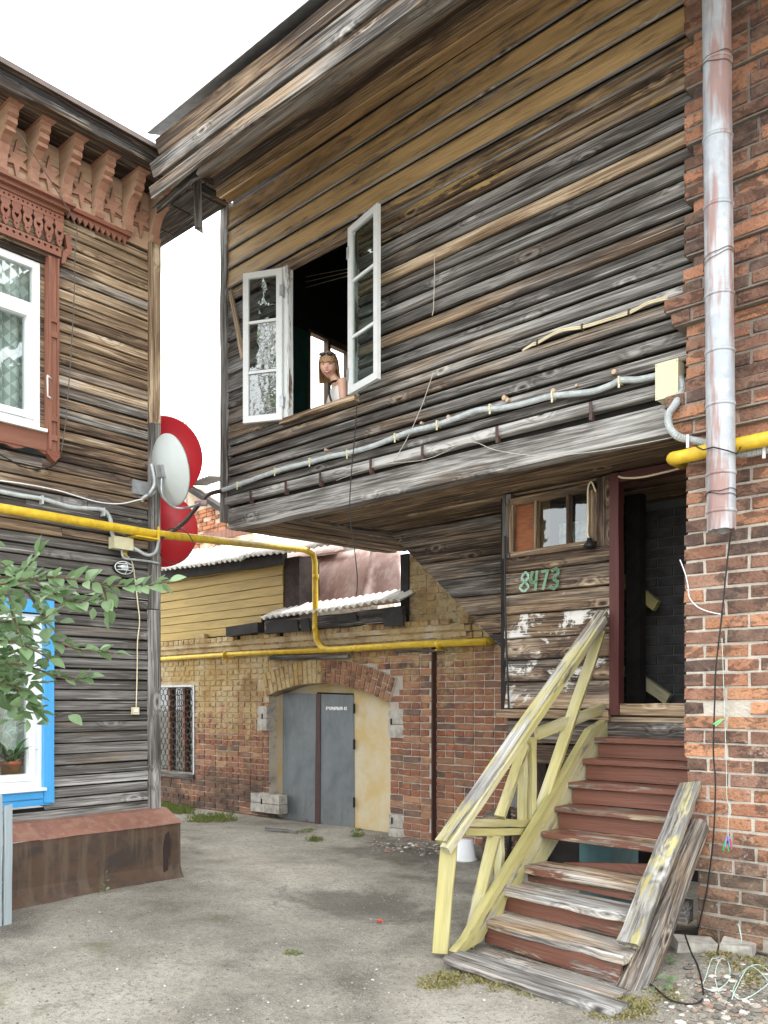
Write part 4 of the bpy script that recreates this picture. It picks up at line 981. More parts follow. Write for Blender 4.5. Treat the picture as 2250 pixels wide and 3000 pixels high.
# lower chain strip
low_ = [(2.1, zb2+.0), (HY-.05, zb2+.0), (HY-.05, zb2+.05)] + [(p[0], p[1]) for p in scal(HY-.05, 2.1, zb2+.05, 24, .022, 1)][::1] + [(2.1, zb2+.05)]
holes = []
for k in range(24):
    cy = HY-.05-(HY-2.15)*(k+.5)/24; holes.append([(cy+.012*cos(t*pi/4), zb2+.045+.012*sin(t*pi/4)) for t in range(8)])
Mx = frame((-6.375, 0, 0), (0,1,0), (0,0,1)); Mx = Mx @ Matrix.Rotation(pi/2, 4, 'X')
holed('chain_trim', [(2.1,zb2),(HY-.04,zb2),(HY-.04,zb2+.07),(2.1,zb2+.07)], holes, .02, M_trim, house, Mx, (.7,.6,.93,1))
# pierced figures: heart, neck, two feet
wfig = .085; nfig = int((HY-2.1)/wfig)
for k in range(nfig):
    cy = HY-.055-k*wfig; top_ = zt_-.0; H_ = zt_-zb2-.07
    o_ = [(-.036,0),(-.040,-.03),(-.026,-.05),(-.038,-.09),(-.034,-.125),(-.020,-.15),(-.024,-.17),(-.012,-.2),(0,-.215),(.012,-.2),(.024,-.17),(.020,-.15),(.034,-.125),(.038,-.09),(.026,-.05),(.040,-.03),(.036,0)]
    hrt = [(0,-.125),(-.016,-.10),(-.018,-.088),(-.010,-.08),(0,-.088),(.010,-.08),(.018,-.088),(.016,-.10)]
    s_ = H_/.215*.98; dot_ = [(.007*cos(t*pi/3), -.165+.007*sin(t*pi/3)) for t in range(6)]
    holed('carved_figure', [(cy+a, top_+b*s_) for a, b in o_][::-1], [[(cy+a, top_+b*s_) for a, b in hrt], [(cy+a, top_+b*s_) for a, b in dot_]], .018, M_trim, house, Mx, (.8,.62,.93,1))
holes = [[(HY-.04-(HY-2.1)*(k+.5)/34+.009*cos(t*pi/3), zt_+.03+.009*sin(t*pi/3)) for t in range(6)] for k in range(34)]
holed('pierced_strip', [(2.1,zt_),(HY-.02,zt_),(HY-.02,zt_+.055),(2.1,zt_+.055)], holes, .022, M_trim, house, Mx, (.8,.6,.93,1))
wallprism('header_board', [(2.0,zb2-.02),(HY-.03,zb2-.02),(HY-.03,zt_+.06),(2.0,zt_+.06)], XW-.02, XW+.055, M_trim, (.75,.35,.35,1))
vol = [(HY-.03,zb2-.04),(HY+.0,zb2-.03),(HY+.015,zb2+.03),(HY+.05,zb2+.07),(HY+.06,zb2+.12),(HY+.04,zb2+.15),(HY+.055,zb2+.19),(HY+.03,zb2+.225),(HY-.0,zb2+.20),(HY+.01,zb2+.14),(HY+.02,zb2+.10),(HY-.02,zb2+.06)]
wallprism('scroll', vol, XW+.03, XW+.07, M_trim, (.8,.6,.93,1))
cy_ = onX(222, 643, -6.28).y
for (z0, z1, xo, yo) in ((zt_+.055, zt_+.085, .10, -.06), (zt_+.085, zt_+.115, .14, -.03), (zt_+.115, zt_+.135, .18, 0)):
    wallprism('cornice_moulding', [(2.0,z0),(cy_+yo,z0),(cy_+yo,z1),(2.0,z1)], XW, XW+xo, M_trim, (.5,.36,.92,1))
zcb = onX(165, 1345, -6.39).z
cw0, cw1 = onX(140, 1000, -6.39).y, onX(172, 1000, -6.39).y
board('casing', house, (XW+.03, (cw0+cw1)/2, zcb+.06), (XW+.03, (cw0+cw1)/2, zb2-.01), cw1-cw0, .06, M_trim, (.75,.55,.90,1), up=(0,1,0), r=lr)
board('casing_strip', house, (XW+.068, cw0+.012, zcb+.06), (XW+.068, cw0+.012, zb2-.02), .02, .015, M_trim, (.75,.5,.92,1), up=(0,1,0)); board('casing_strip', house, (XW+.068, cw1-.01, zcb+.06), (XW+.068, cw1-.01, zb2-.02), .016, .015, M_trim, (.75,.5,.92,1), up=(0,1,0))
for zq in (2.98, 2.86, 2.2, 2.05): MB().box((XW+.06, cw0+.022, zq), (XW+.078, cw1-.02, zq+.045)).build('casing_block', M_trim, house, color=(.7,.5,.95,1))
wallprism('casing_drop', [(cw0-.005,zcb+.06),(cw1+.005,zcb+.06),(cw1+.008,zcb+.02),((cw0+cw1)/2+.01,zcb-.03),(cw0-.008,zcb+.03)], XW+.01, XW+.07, M_trim, (.75,.45,.93,1))
zs_ = onX(140, 1258, -6.36).z; pf = onX(122, 1000, -6.42).y
apz = onX(140, 1330, -6.4).z
scp = [(2.0,zs_-.02),(cw0-.002,zs_-.02),(cw0-.002,apz+.01)]
y = cw0-.002; kk = 0
while y > 2.0:
    for t in range(8): scp.append((y - .028*t, apz+.018 - .022*cos(2*pi*t/8*1.0) - (.03*sin(pi*t/8) if kk % 2 else 0)))
    y -= .224; kk += 1
scp.append((2.0, apz))
wallprism('apron', scp, XW+.005, XW+.04, M_trim, (.8,.5,.88,1))
wallprism('apron_board', [(2.0,zs_-.02),(cw0-.004,zs_-.02),(cw0-.004,zs_-.16),(2.0,zs_-.16)], XW+.041, XW+.052, M_trim, (.6,.42,.95,1))
def pvc_window(name, yr, z0, z1, trans, label=None):
    W = .055; Y0 = 1.7
    m = MB(); xo, xi = XW+.0, XW-.06
    m.box((xi,yr-W,z0),(xo,yr,z1)).box((xi,Y0,z0),(xo,yr-W,z0+W)).box((xi,Y0,z1-W),(xo,yr-W,z1))
    for tz_ in trans: m.box((xi,Y0,tz_-.03),(xo,yr-W,tz_+.03))
    fr = m.build(name, M_pvc, house)
    m = MB(); zl = trans[0]-.03 if trans else z1-W
    y1 = yr-W; m.box((xi+.01,y1-.055,z0+W),(xo+.018,y1-.004,zl)).box((xi+.01,Y0+.3,z0+W+.003),(xo+.018,y1-.055,z0+W+.055)).box((xi+.01,Y0+.3,zl-.055),(xo+.018,y1-.055,zl-.003))
    m.build('sash', M_pvc, fr)
    MB().box((xi+.03,Y0,z0+W),(xi+.036,yr-W,z1-W)).build('pane', M_glass, fr)
    return fr
wz1 = onX(122, 768, -6.42).z
pw = pvc_window('window', pf, zs_+.02, wz1, [onX(95, 895, -6.42).z])
MB().box((XW-.02, 1.7, zs_-.02), (XW+.085, cw0-.012, zs_+.005)).build('window_sill', M_pvc, pw)
wallprism('reveal', [(pf+.002,zs_),(cw0+.005,zs_),(cw0+.005,zb2),(pf+.002,zb2)], XW-.06, XW-.0, M_wood, (.7,.45,0,1))
wallprism('reveal', [(2.0,wz1+.004),(cw0,wz1+.004),(cw0,zb2),(2.0,zb2)], XW-.06, XW+.02, M_wood, (.8,.32,.1,1))
def curtain(name, y0, y1, z0, z1, mat, x=XW-.12, folds=9, amp=.018):
    n = folds*6; m = MB()
    for z_ in (z0, z1):
        for i in range(n+1): m.v.append((x+amp*sin(2*pi*i*folds/n)+.006*sin(i*1.7), y0+(y1-y0)*i/n, z_))
    m.f = [(i, i+1, n+2+i, n+1+i) for i in range(n)]; m.m = [0]*n
    return m.build(name, mat, house, True)
def lace_mat(name, sc, sq=False):
    a = NT(name); c = a.n('NewGeometry').outputs['Position']
    if sq:
        ck = a.n('TexChecker', {'Vector': a.n('Mapping', {0: c, 'Rotation': (radians(45),0,0)}).outputs[0], 'Scale': sc}); f_ = a.math('MULTIPLY', ck.outputs[1], .5)
        f_ = a.math('ADD', a.math('MULTIPLY', f_, .7), .62)
    else:
        wv = a.n('TexVoronoi', {'Vector': c, 'Scale': sc}, feature='DISTANCE_TO_EDGE'); f_ = a.ss(wv.outputs[0], .02, .07, 1.0, .72)
    tr = a.n('BsdfTransparent'); a.p.inputs['Base Color'].default_value = (.72,.75,.74,1)
    ms = a.n('MixShader', {0: f_, 1: tr.outputs[0], 2: a.p.outputs[0]}); a.t.links.new(ms.outputs[0], a.out.inputs[0]); return a.m
curtain('curtain', 1.8, pf-.03, zs_+.05, wz1, lace_mat('checked_net', 14, True))
# ---- lower window with blue casing
zlt = .79; zlb = onX(160, 2350, -6.39).z
b0, b1 = onX(131, 2200, -6.39).y, onX(160, 2200, -6.39).y
board('casing', house, (XW+.03, (b0+b1)/2, zlb), (XW+.03, (b0+b1)/2, zlt), b1-b0, .05, M_blue, (.3,.5,1.3,1), up=(0,1,0), r=lr)
wallprism('casing_head', [(1.8,zlt-.10),(b0-.003,zlt-.10),(b0-.003,zlt),(1.8,zlt)], XW+.0, XW+.05, M_blue, (.3,.5,1.3,1))
lz = onX(133, 2312, -6.36).z; lp = onX(127, 2200, -6.42).y
wallprism('apron_board', [(1.8,lz-.012),(b0-.004,lz-.012),(b0-.004,lz-.075),(1.8,lz-.075)], XW, XW+.045, M_blue, (.3,.5,1.3,1))
wallprism('apron_board', [(1.8,lz-.08),(b0+.02,lz-.08),(b1-.01,lz-.13),(1.8,lz-.145)], XW, XW+.03, M_blue, (.3,.5,1.2,1))
lw = pvc_window('window', lp, lz+.01, zlt-.11, [.42])
MB().box((XW-.02, 1.7, lz-.012), (XW+.08, b0+.008, lz+.01)).build('window_sill', M_pvc, lw)
wallprism('reveal', [(lp+.002,lz),(b0+.005,lz),(b0+.005,zlt-.1),(lp+.002,zlt-.1)], XW-.06, XW+.01, M_white, (.7,.5,.85,1))
curtain('curtain', 1.8, lp-.05, lz+.05, zlt-.12, lace_mat('lace', 13))
MB().box((-6.62, 1.8, lz-.03), (XW-.05, lp, lz+.01)).build('inner_sill', M_pvc, lw)
# ---- sheet metal plinth
zpt = onX(525, 2407, -6.14).z; xpf = -6.14; ype = onX(531, 2480, -6.14).y
pr = [(XW+.02, -.925), (XW+.10, -.935), (xpf-.01, zpt), (xpf, zpt-.012)]
def strip(name, y0, y1, prof_, mat, n=8, wob=.008, parent=house):
    m = MB(); np_ = len(prof_)
    for i in range(n+1):
        y = y0+(y1-y0)*i/n
        for q, (x, z) in enumerate(prof_): m.v.append((x + wob*noise.noise((y*2.3, q*1.7, z)), y, z + wob*noise.noise((y*3.1, q*.9, 4))))
    m.f = [(i*np_+q, (i+1)*np_+q, (i+1)*np_+q+1, i*np_+q+1) for i in range(n) for q in range(np_-1)]; m.m = [0]*len(m.f)
    return m.build(name, mat, parent)
ysm = onX(118, 2440, xpf).y
strip('plinth_cap', 1.5, ysm+.02, [(x, z+.006) for x, z in pr], M_rustt); strip('plinth_cap', ysm, ype+.005, pr, M_rustt)
fr_ = [(xpf-.012, zpt-.01), (xpf-.012, -1.2), (xpf-.015, -1.38), (xpf+.01, -1.46), (xpf+.06, -1.505)]
yj = onX(385, 2500, xpf).y
strip('plinth_sheet', 1.5, yj+.03, [(x+.003, z) for x, z in fr_], M_rust, 14, .014); strip('plinth_sheet', yj, ype, fr_, M_rust, 8, .018)
# end of the plinth towards the passage
MB().add([(xpf-.012,ype,zpt-.01),(XW+.02,ype,-.925),(-8.5,ype,-.93),(-8.5,ype,-1.6),(xpf+.03,ype,-1.6),(xpf-.01,ype,-1.4)], [(0,1,2,3,4,5)]).build('plinth_end', M_rust, house)
strip('plinth_cap', XW-.02, XW+.0, [(0,0),(0,0)], M_rustt) if False else None
MB().box((XW-.05, yc0-.05, -.95), (XW+.03, ype, -.925)).build('plinth_cap', M_rustt, house)
a_, b_ = onX(478, 2455, xpf), onX(500, 2560, xpf)
dpt = [(0,.0),(.25,-.05),(.3,.1),(.55,.06),(.62,.4),(.9,.5),(1,.9),(.8,.96),(.72,1.12),(.35,1.05),(.2,.85),(.05,.7),(.08,.35)]
MB().add([(xpf+.006, a_.y+(b_.y-a_.y)*u, b_.z+.01+(a_.z-b_.z)*v) for u, v in dpt]+[(xpf-.004, a_.y+(b_.y-a_.y)*u, b_.z+.01+(a_.z-b_.z)*v) for u, v in dpt], [tuple(range(13)), tuple(range(25,12,-1))]+[((k+1)%13,k,13+k,13+(k+1)%13) for k in range(13)]).build('patch', simple('dark_rust_patch', (.035,.02,.018), .8), house)
# ================================================================== STAIRCASE
st = thing('staircase', (-2.5, 4.8, -1.5), 'steep wooden staircase with worn red brown steps and a yellow railing', 'staircase')
SX0, SX1 = -2.965, -2.06
TR = [(-.115,5.83),(-.262,5.60),(-.407,5.42),(-.560,5.225),(-.71,5.04),(-.86,4.86),(-1.058,4.66),(-1.165,4.44),(-1.325,4.255)]
sr = random.Random(5)
xoff = [-.0,0,0,0,0,.0,-.02,-.06,-.11]
for k, (z_, y_) in enumerate(TR):
    drop = (0,0,0,0,0,-.0,.01,.03,.05)[k]
    xa, xb = SX0+xoff[k]+.0, SX1+(.02 if k > 4 else -.0)
    if k < 4: xb = -2.02 if y_ > 5.09 else SX1
    yb = y_+.235
    M = frame((xa, y_, z_-.035), (xb-xa, -(.05 if k > 4 else .01)-(.06 if k > 6 else 0), -drop*.3), (0,0,1))
    # a tread lies flat: its width runs back into the flight
    Mt = frame((xa, y_, z_), (xb-xa, -(.04 if k > 4 else .0)-(.05 if k > 6 else 0), -drop*.3), (0,1,.01)); Mt = Mt
    wear = (.35,.66,.64,.60,.56,.5,.44,.36,.3)[k]
    plank('tread', st, Mt, xb-xa, .25, .038, M_stair, (.55, .66 if k > 4 else .58, wear, 1), seg=7, r=sr, bev=.008, rough=.004) if False else None
    pm = MB(); n_ = 8; x_ = Vector((xb-xa, -(.04 if k > 4 else .0)-(.05 if k > 6 else 0), -drop*.3)); 
    T_ = .04 if k < 6 else .05
    P_ = [(0,-T_+.006),(0,-.006),(.008,0),(.25,0),(.25,-T_),(.006,-T_)]
    for i in range(n_+1):
        t = i/n_; e = sr.uniform(-.006,.006); w_ = (.004 if k < 6 else .011)*sr.uniform(-1,1)
        for (yy, zz_) in P_: pm.v.append((t*x_.length + (e if i in (0,n_) else 0), yy + (w_ if yy < .02 else 0), zz_ + (w_*.3 if yy < .02 else 0)))
    for i in range(n_):
        for q in range(6): pm.f.append((i*6+q, i*6+(q+1)%6, (i+1)*6+(q+1)%6, (i+1)*6+q))
    pm.f += [tuple(range(6))[::-1], tuple(n_*6+q for q in range(6))]; pm.m = [0]*len(pm.f)
    link('tread', pm.mesh('tread', M_stair), st, frame((xa, y_, z_), x_, (0,0,1)), (.5, .70 if k > 4 else .62, wear, 1))
    # riser below the tread down to the next one
    if k < 8:
        zn = TR[k+1][0]; rh = z_-.04-zn-.004
        if k == 5:
            Mr = frame((xa+.14, y_+.05, zn+.0), (xb-xa-.14, -.02, 0), (0,0,1))
            m = MB().prism([(0,0),(xb-xa-.14,0),(xb-xa-.14,.095),(.0,.006)], 0, .025); link('riser', m.mesh('riser', M_stair), st, Mr, (.7,.5,.85,1)); continue
        Mr = frame((xa+.012, y_+.035+(.02 if k > 5 else 0), zn+.003), (xb-xa-.012, -(.04 if k > 4 else .0)-(.04 if k > 5 else 0), -drop*.2), (0,0,1))
        plank('riser', st, Mr, xb-xa-.012, rh, .025, M_stair, (.6,.55,(.86,.9,.88,.86,.82,.75,.62,.64,.62)[k],1), r=sr, seg=5)
zr_ = TR[8][0]-.045
plank('riser', st, frame((SX0-.03, 4.27, -1.475), (1,-.11,-.03), (0,0,1)), .94, .125, .025, M_stair, (.5,.6,.56,1), r=sr)
# bottom plank and the ledge behind it
pl = onZ(1297, 2803, -1.435); pr_ = onZ(1797, 2968, -1.47)
dx_ = pr_-pl
def flat(name, o, x, wdt, T, col, rough=.008, n_=9, sag=0):
    x = Vector(x); m = MB(); P_ = [(0,-T+.01),(0,-.012),(.012,0),(wdt,0),(wdt,-T),(.01,-T)]
    for i in range(n_+1):
        w_ = rough*sr.uniform(-1,1); e = sr.uniform(-.012,.012) if i in (0,n_) else 0
        for yy, zz_ in P_: m.v.append((i/n_*x.length+e, yy+(w_ if yy < .05 else -w_), zz_+w_*.25))
    for i in range(n_):
        for q in range(6): m.f.append((i*6+q, i*6+(q+1)%6, (i+1)*6+(q+1)%6, (i+1)*6+q))
    m.f += [tuple(range(6))[::-1], tuple(n_*6+q for q in range(6))]; m.m = [0]*len(m.f)
    return link(name, m.mesh(name, M_wood), st, frame(o, x, (0,0,1)), col)
flat('bottom_step', pl, dx_, .17, .045, (.36,.62,0,.8)); flat('bottom_step', pl+Vector((.10,.185,-.006)), dx_*.82, .14, .045, (.4,.6,0,.85))
MB().box((pl.x+.18, pl.y+.03, -1.53), (pl.x+.36, pl.y+.16, -1.482)).build('bearer', M_wood, st, color=(.8,.3,0,1))
MB().box((-2.4, 4.25, -1.55), (-2.2, 4.5, -1.5)).build('bearer', M_wood, st, color=(.8,.3,0,1))
# stringers
def pboard(name, pts, Xo, T, mat, col, parent=st):       # outline in (y,z) on a plane of constant x
    m = MB(); n = len(pts); cy = sum(p[0] for p in pts)/n; cz = sum(p[1] for p in pts)/n
    # lay local x along the flight
    ang = .68; ca, sa = cos(ang), sin(ang)
    loc = [((p[0]-cy)*ca+(p[1]-cz)*sa, -(p[0]-cy)*sa+(p[1]-cz)*ca) for p in pts]
    m.prism(loc, 0, T)
    M = frame((Xo, cy, cz), (0,ca,sa), (0,-sa,ca))
    return link(name, m.mesh(name, mat), parent, M, col)
def P2(px, py, X): q = onX(px, py, X); return (q.y, q.z)
XS = SX0-.035
up_ = [P2(1776,2102,XS), P2(1740,2135,XS), P2(1571,2455,XS), P2(1500,2605,XS), P2(1440,2690,XS), P2(1363,2785,XS)]
lo_ = [(y_+.05-.0, z_-.28) for y_, z_ in up_[:3]]
# rotten lower edge: follow the steps
sl = [(up_[0][0], up_[0][1]), (5.56, -.20), (4.82, -.80), (4.58,-.985),(4.30,-1.20),(4.05,-1.40),(3.94,-1.455),(4.02,-1.47),(4.20,-1.445),(4.30,-1.36),(4.42,-1.34),(4.47,-1.24),(4.62,-1.21),(4.66,-1.12),(4.84,-1.09),(4.95,-1.06),(5.1,-.95),(5.5,-.55),(5.84,-.30)]
pboard('stringer', sl[::-1], XS+.03, .055, M_yellow, (.4,.66,.64,1))
XR_ = -2.045
rp = [onX(2019,2300,XR_), onX(1862,2745,XR_), onX(1835,2775,XR_)]
top_l = [P2(2018,2303,XR_), P2(1965,2420,XR_), P2(1925,2510,XR_), P2(1888,2610,XR_), P2(1826,2768,XR_)]
low_l = [P2(1858,2785,XR_), P2(1905,2680,XR_), P2(1962,2560,XR_), P2(2005,2440,XR_), P2(2032,2360,XR_), P2(2038,2330,XR_)]
a_, b_ = onX(2019,2310,XR_), onX(1840,2770,XR_)
ang_up = Vector((0, -(b_.z-a_.z), (b_.y-a_.y))).normalized()
bd = board('side_board', st, b_, a_+Vector((0,.03,.02)), .045, .12, M_yellow, (.35,.60,.47,.85), up=(0,-.6,.8), seg=12, rough=.006, ragged=.02, r=sr)
# rotten log under the right hand board
lg = MB(); base = Vector((XR_+.03, 4.13, -1.52)); tip = Vector((XR_+.05, 5.05, -.70)); n_ = 22; nn = 14
for i in range(n_+1):
    t = i/n_; c_ = base.lerp(tip, t); r_ = .105-.045*t
    for q in range(nn):
        a_ = 2*pi*q/nn; rr_ = r_*(1+.22*noise.noise((cos(a_)*2.3, sin(a_)*2.3, t*2.2))+.12*noise.noise((cos(a_)*7, sin(a_)*7, t*3)))
        lg.v.append(tuple(c_+Vector((1,0,0))*cos(a_)*rr_*.8+Vector((0,-.66,.75))*sin(a_)*rr_*1.15 - Vector((0,-.66,.75))*.07))
for i in range(n_):
    for q in range(nn): lg.f.append((i*nn+q, i*nn+(q+1)%nn, (i+1)*nn+(q+1)%nn, (i+1)*nn+q))
lg.f += [tuple(range(nn))[::-1], tuple(n_*nn+q for q in range(nn))]; lg.m = [0]*len(lg.f)
Ml = frame(base, tip-base, (0,-.66,.75)); lg.v = [tuple(Ml.inverted() @ Vector(p)) for p in lg.v]
link('rotten_log', lg.mesh('rotten_log', M_wood), st, Ml, (.38,.56,0,1))
# railing
XRL = SX0-.10
def rb(name, a, b, W, T, wear=.88, col=None, X0=XRL, X1=XRL, up=(1,0,0), **k):
    p, q = onX(*a, X0), onX(*b, X1)
    return board(name, st, p, q, W, T, M_yellow, col or (.3,.72,wear-.23,1), up=up, r=sr, **k)
rb('handrail', (1297,2470), (1768,1795), .085, .05, .70, up=(1,0,0), X1=SX0-.02, rough=.004)
rb('handrail', (1306,2490), (1768,1815), .05, .06, .84, up=(0,0,1), X0=XRL+.03, X1=SX0+.01)
rb('post', (1316,2470), (1290,2793), .095, .05, .92, up=(1,.6,0)); 
rb('brace', (1447,2450), (1370,2775), .075, .05, .80, X1=XRL-.0, up=(1,.4,0))
rb('brace', (1462,2445), (1463,2575), .055, .04, .9, up=(1,0,0), X0=XRL-.06, X1=XRL-.02)
rb('midrail', (1365,2410), (1556,2413), .05, .035, .86, up=(0,0,1)); rb('midrail', (1358,2437), (1552,2437), .045, .035, .90, up=(0,0,1))
rb('post', (1532,2170), (1528,2405), .05, .045, .93, up=(1,0,0), X0=XRL-.02, X1=XRL-.02); rb('post', (1556,2160), (1556,2405), .055, .05, .95, up=(1,0,0))
rb('brace', (1536,2185), (1463,2395), .065, .045, .86, up=(1,.4,0), X0=XRL-.01)
rb('brace', (1760,1850), (1575,2395), .075, .05, .90, up=(1,.4,0), X0=SX0-.03, X1=XRL+.02)
rb('midrail', (1572,2150), (1766,2075), .075, .045, .92, up=(0,0,1), X1=SX0-.05)
# ================================================================== PIPES, CABLES, BOXES
def tubeobj(name, pts, r, mat, parent=None, n=8, smooth=True):
    return MB().tube(pts, r, n).build(name, mat, parent, smooth)
gp = thing('gas_pipe', (-6.3, 3, 1.43), 'long yellow gas pipe crossing from the wooden house to the brick shed wall', 'pipe')
g0 = onX(440, 1563, -6.30); g1 = onY(905, 1612, 7.20)
pts = [(-6.30, 1.2, 1.425), (-6.30, 3.0, 1.43), g0, g0.lerp(g1, .5), g0.lerp(g1, .96), onY(918, 1624, 7.2), onY(923, 1650, 7.2), onY(924, 1840, 7.2), onY(928, 1875, 7.2), onY(942, 1898, 7.2), onY(965, 1904, 7.2), onY(1200, 1889, 7.2), onY(1428, 1879, 7.2), onY(1437, 1878, 7.24), onY(1437,1878,7.4)]
tubeobj('pipe', pts, .037, M_pipe, gp, 12)
tubeobj('branch_pipe', [onY(380, 1937, 7.22), onY(700, 1915, 7.22), onY(962, 1905, 7.215)], .029, M_pipe, gp, 10)
for px, py in ((925, 1690), (924, 1842), (1045, 1899), (1285, 1886)):
    c_ = onY(px, py, 7.2); dv = Vector((0,0,.03)) if px < 1000 else Vector((.03,0,0)); tubeobj('joint', [c_-dv, c_+dv], .041, M_pipe, gp, 12)
for px, py in ((660, 1918), (1285, 1890)):
    c_ = onY(px, py, 7.2); MB().box((c_.x-.012, 7.15, c_.z-.06), (c_.x+.012, 7.38, c_.z-.045)).build('bracket', M_pipe, gp); tubeobj('clip', [c_+Vector((-.008,0,0)), c_+Vector((.008,0,0))], .046, M_pipe, gp, 12)
c_ = onX(440, 1563, -6.30); MB().box((XW-.0, c_.y-.16, c_.z-.05), (-6.26, c_.y-.14, c_.z-.04)).box((-6.47, c_.y-.165, c_.z-.20), (-6.44, c_.y-.135, c_.z-.04)).box((-6.36, c_.y-.15, c_.z-.052), (-6.25, c_.y+.06, c_.z-.040)).box((-6.26, c_.y+.045, c_.z-.04), (-6.25, c_.y+.06, c_.z+.06)).build('bracket', M_pipe, gp)
gs = thing('gas_pipe', (-1.9, 4.97, 1.4), 'short bright yellow gas pipe running behind the drainpipe on the brick corner', 'pipe')
tubeobj('pipe', [onY(1975,1343,5.10)+Vector((0,.12,0)), onY(1972,1343,5.03), onY(1978,1342,5.0), onY(2000,1338,4.985), onY(2075,1320,4.985), onY(2260,1283,4.985), onY(2420,1250,4.985)], .041, M_pipe, gs, 12)
dp = thing('drainpipe', (-1.86, 4.9, 1.0), 'galvanised drainpipe streaked with red rust ending in a torn mouth', 'drainpipe')
top_, bot_ = onY(2098, -60, 4.90), onY(2114, 1556, 4.90)
m = MB(); N = 24; n_ = 22
for i in range(n_+1):
    t = i/n_; c_ = bot_.lerp(top_, t)
    for q in range(N):
        a_ = 2*pi*q/N; r_ = .0785*(1+.02*noise.noise((cos(a_)*1.5, sin(a_)*1.5, t*9)))
        dz = .022*noise.noise((cos(a_)*3, sin(a_)*3, 0)) if i == 0 else 0
        m.v.append((c_.x+r_*cos(a_), c_.y+r_*sin(a_), c_.z+dz))
m.f = [(i*N+q, i*N+(q+1)%N, (i+1)*N+(q+1)%N, (i+1)*N+q) for i in range(n_) for q in range(N)]; m.m = [0]*len(m.f)
m.build('pipe', M_pipeg, dp, True, M=Matrix.Translation((0,0,0)))
for py in (185, 410, 610, 870, 1035, 1190, 1390, 1500):
    t = (py-1556)/(-60-1556); c_ = bot_.lerp(top_, t)
    tubeobj('joint', [c_-Vector((0,0,.012)), c_-Vector((0,0,.006)), c_+Vector((0,0,.006)), c_+Vector((0,0,.012))], [.079,.084,.084,.079], M_pipeg, dp, 24)
def ring_pts(c, r, tilt, n=20): return [c+Vector((r*cos(2*pi*k/n), r*sin(2*pi*k/n), tilt*cos(2*pi*k/n)+.006*sin(5*k))) for k in range(n+1)]
M_wire = simple('rusty_wire', (.14,.08,.05), .6)
for py, tl in ((182, .012), (200, -.016), (755, .02), (768,.03), (1445, .006), (1452, -.012)):
    t = (py-1556)/(-60-1556); tubeobj('wire_tie', ring_pts(bot_.lerp(top_, t), .0845, tl), .0022, M_wire if py < 1000 else M_black, dp, 5)
MB().tube([onY(2035,1305,5.0), onY(2060,1318,4.84), onY(2090,1310,4.80), onY(2130,1320,4.81), onY(2160,1330,4.9), onY(2175,1300,4.98)], .004, 5).build('wire_tie', M_black, dp)
# conduits
cdl = [(-40,1432),(0,1440),(60,1452),(120,1461),(165,1474),(210,1486),(260,1490),(300,1494),(318,1510),(326,1535),(328,1560),(336,1580)]
cd = thing('conduit', (XW+.05, 3, 1.6), 'grey corrugated conduit sagging along the wooden house to its junction box', 'conduit')
tubeobj('tube', catmull([onX(a, b, XW+.06) for a, b in cdl], 5), .0175, M_grey, cd, 9)
for a, b in ((122,1461),(302,1496)):
    c_ = onX(a, b, XW+.06); MB().box((XW+.03, c_.y-.006, c_.z-.045), (XW+.085, c_.y+.006, c_.z+.022)).build('clip', M_grey, cd)
def ribs(pts, r, mat, parent, name='ribs', n=10, step=.011):
    pts = catmull(pts, 8); out = []; rr = []
    acc = 0; last = pts[0]
    P = [pts[0]]
    for p in pts[1:]:
        while (p-P[-1]).length > step*.5: P.append(P[-1] + (p-P[-1]).normalized()*step*.5)
    return tubeobj(name, P, [r*(1.0 if i % 2 else .88) for i in range(len(P))], mat, parent, n, False)
cf = thing('conduit', (-4.5, YF-.04, 2.2), 'light grey flexible conduit waving across the annex boards into the box by the bricks', 'conduit')
cpx = [(646,1438),(700,1420),(765,1396),(830,1374),(900,1356),(965,1338),(1030,1325),(1095,1306),(1155,1282),(1210,1262),(1270,1248),(1340,1224),(1400,1202),(1460,1197),(1520,1186),(1565,1174),(1620,1160),(1680,1154),(1740,1146),(1790,1128),(1820,1114),(1870,1112),(1928,1100)]
ribs([onY(a, b, YF-.045) for a, b in cpx], .022, M_grey, cf, 'tube')
for a, b in ((700,1420),(810,1380),(912,1352),(1022,1328),(1162,1280),(1285,1243),(1440,1196),(1622,1160),(1818,1116)):
    c_ = onY(a, b, YF-.045); MB().box((c_.x-.006, YF-.075, c_.z-.022), (c_.x+.006, YF-.02, c_.z+.024)).box((c_.x-.007, YF-.07, c_.z-.05), (c_.x+.007, YF-.065, c_.z-.02)).build('clip', M_beige, cf)
sl_ = thing('cable_sleeve', (-6.5, 4.8, 1.5), 'dark brown cable sleeve bridging the gap between the two timber buildings', 'cable')
pA = onY(648, 1438, YF-.05); pB = onX(466, 1576, XW+.12)
mid = [(500,1560),(540,1530),(565,1500),(590,1470),(612,1448)]
tubeobj('sleeve', catmull([pB] + [pB.lerp(pA, t).xyz * 0 + ray(a, b) * ((FW.dot(pB))*(1-t)+FW.dot(pA)*t) for (a, b), t in zip(mid, (.2,.4,.55,.7,.85))] + [pA], 5), .021, M_brownc, sl_, 9)
for (a, b), t in zip(((490,1567),(528,1540),(568,1497),(590,1470)), (.15,.35,.57,.7)):
    c_ = ray(a, b)*((FW.dot(pB))*(1-t)+FW.dot(pA)*t); tubeobj('cable_tie', [c_-Vector((.004,.003,.005)), c_+Vector((.004,.003,.005))], .0245, M_pvc, sl_, 9)
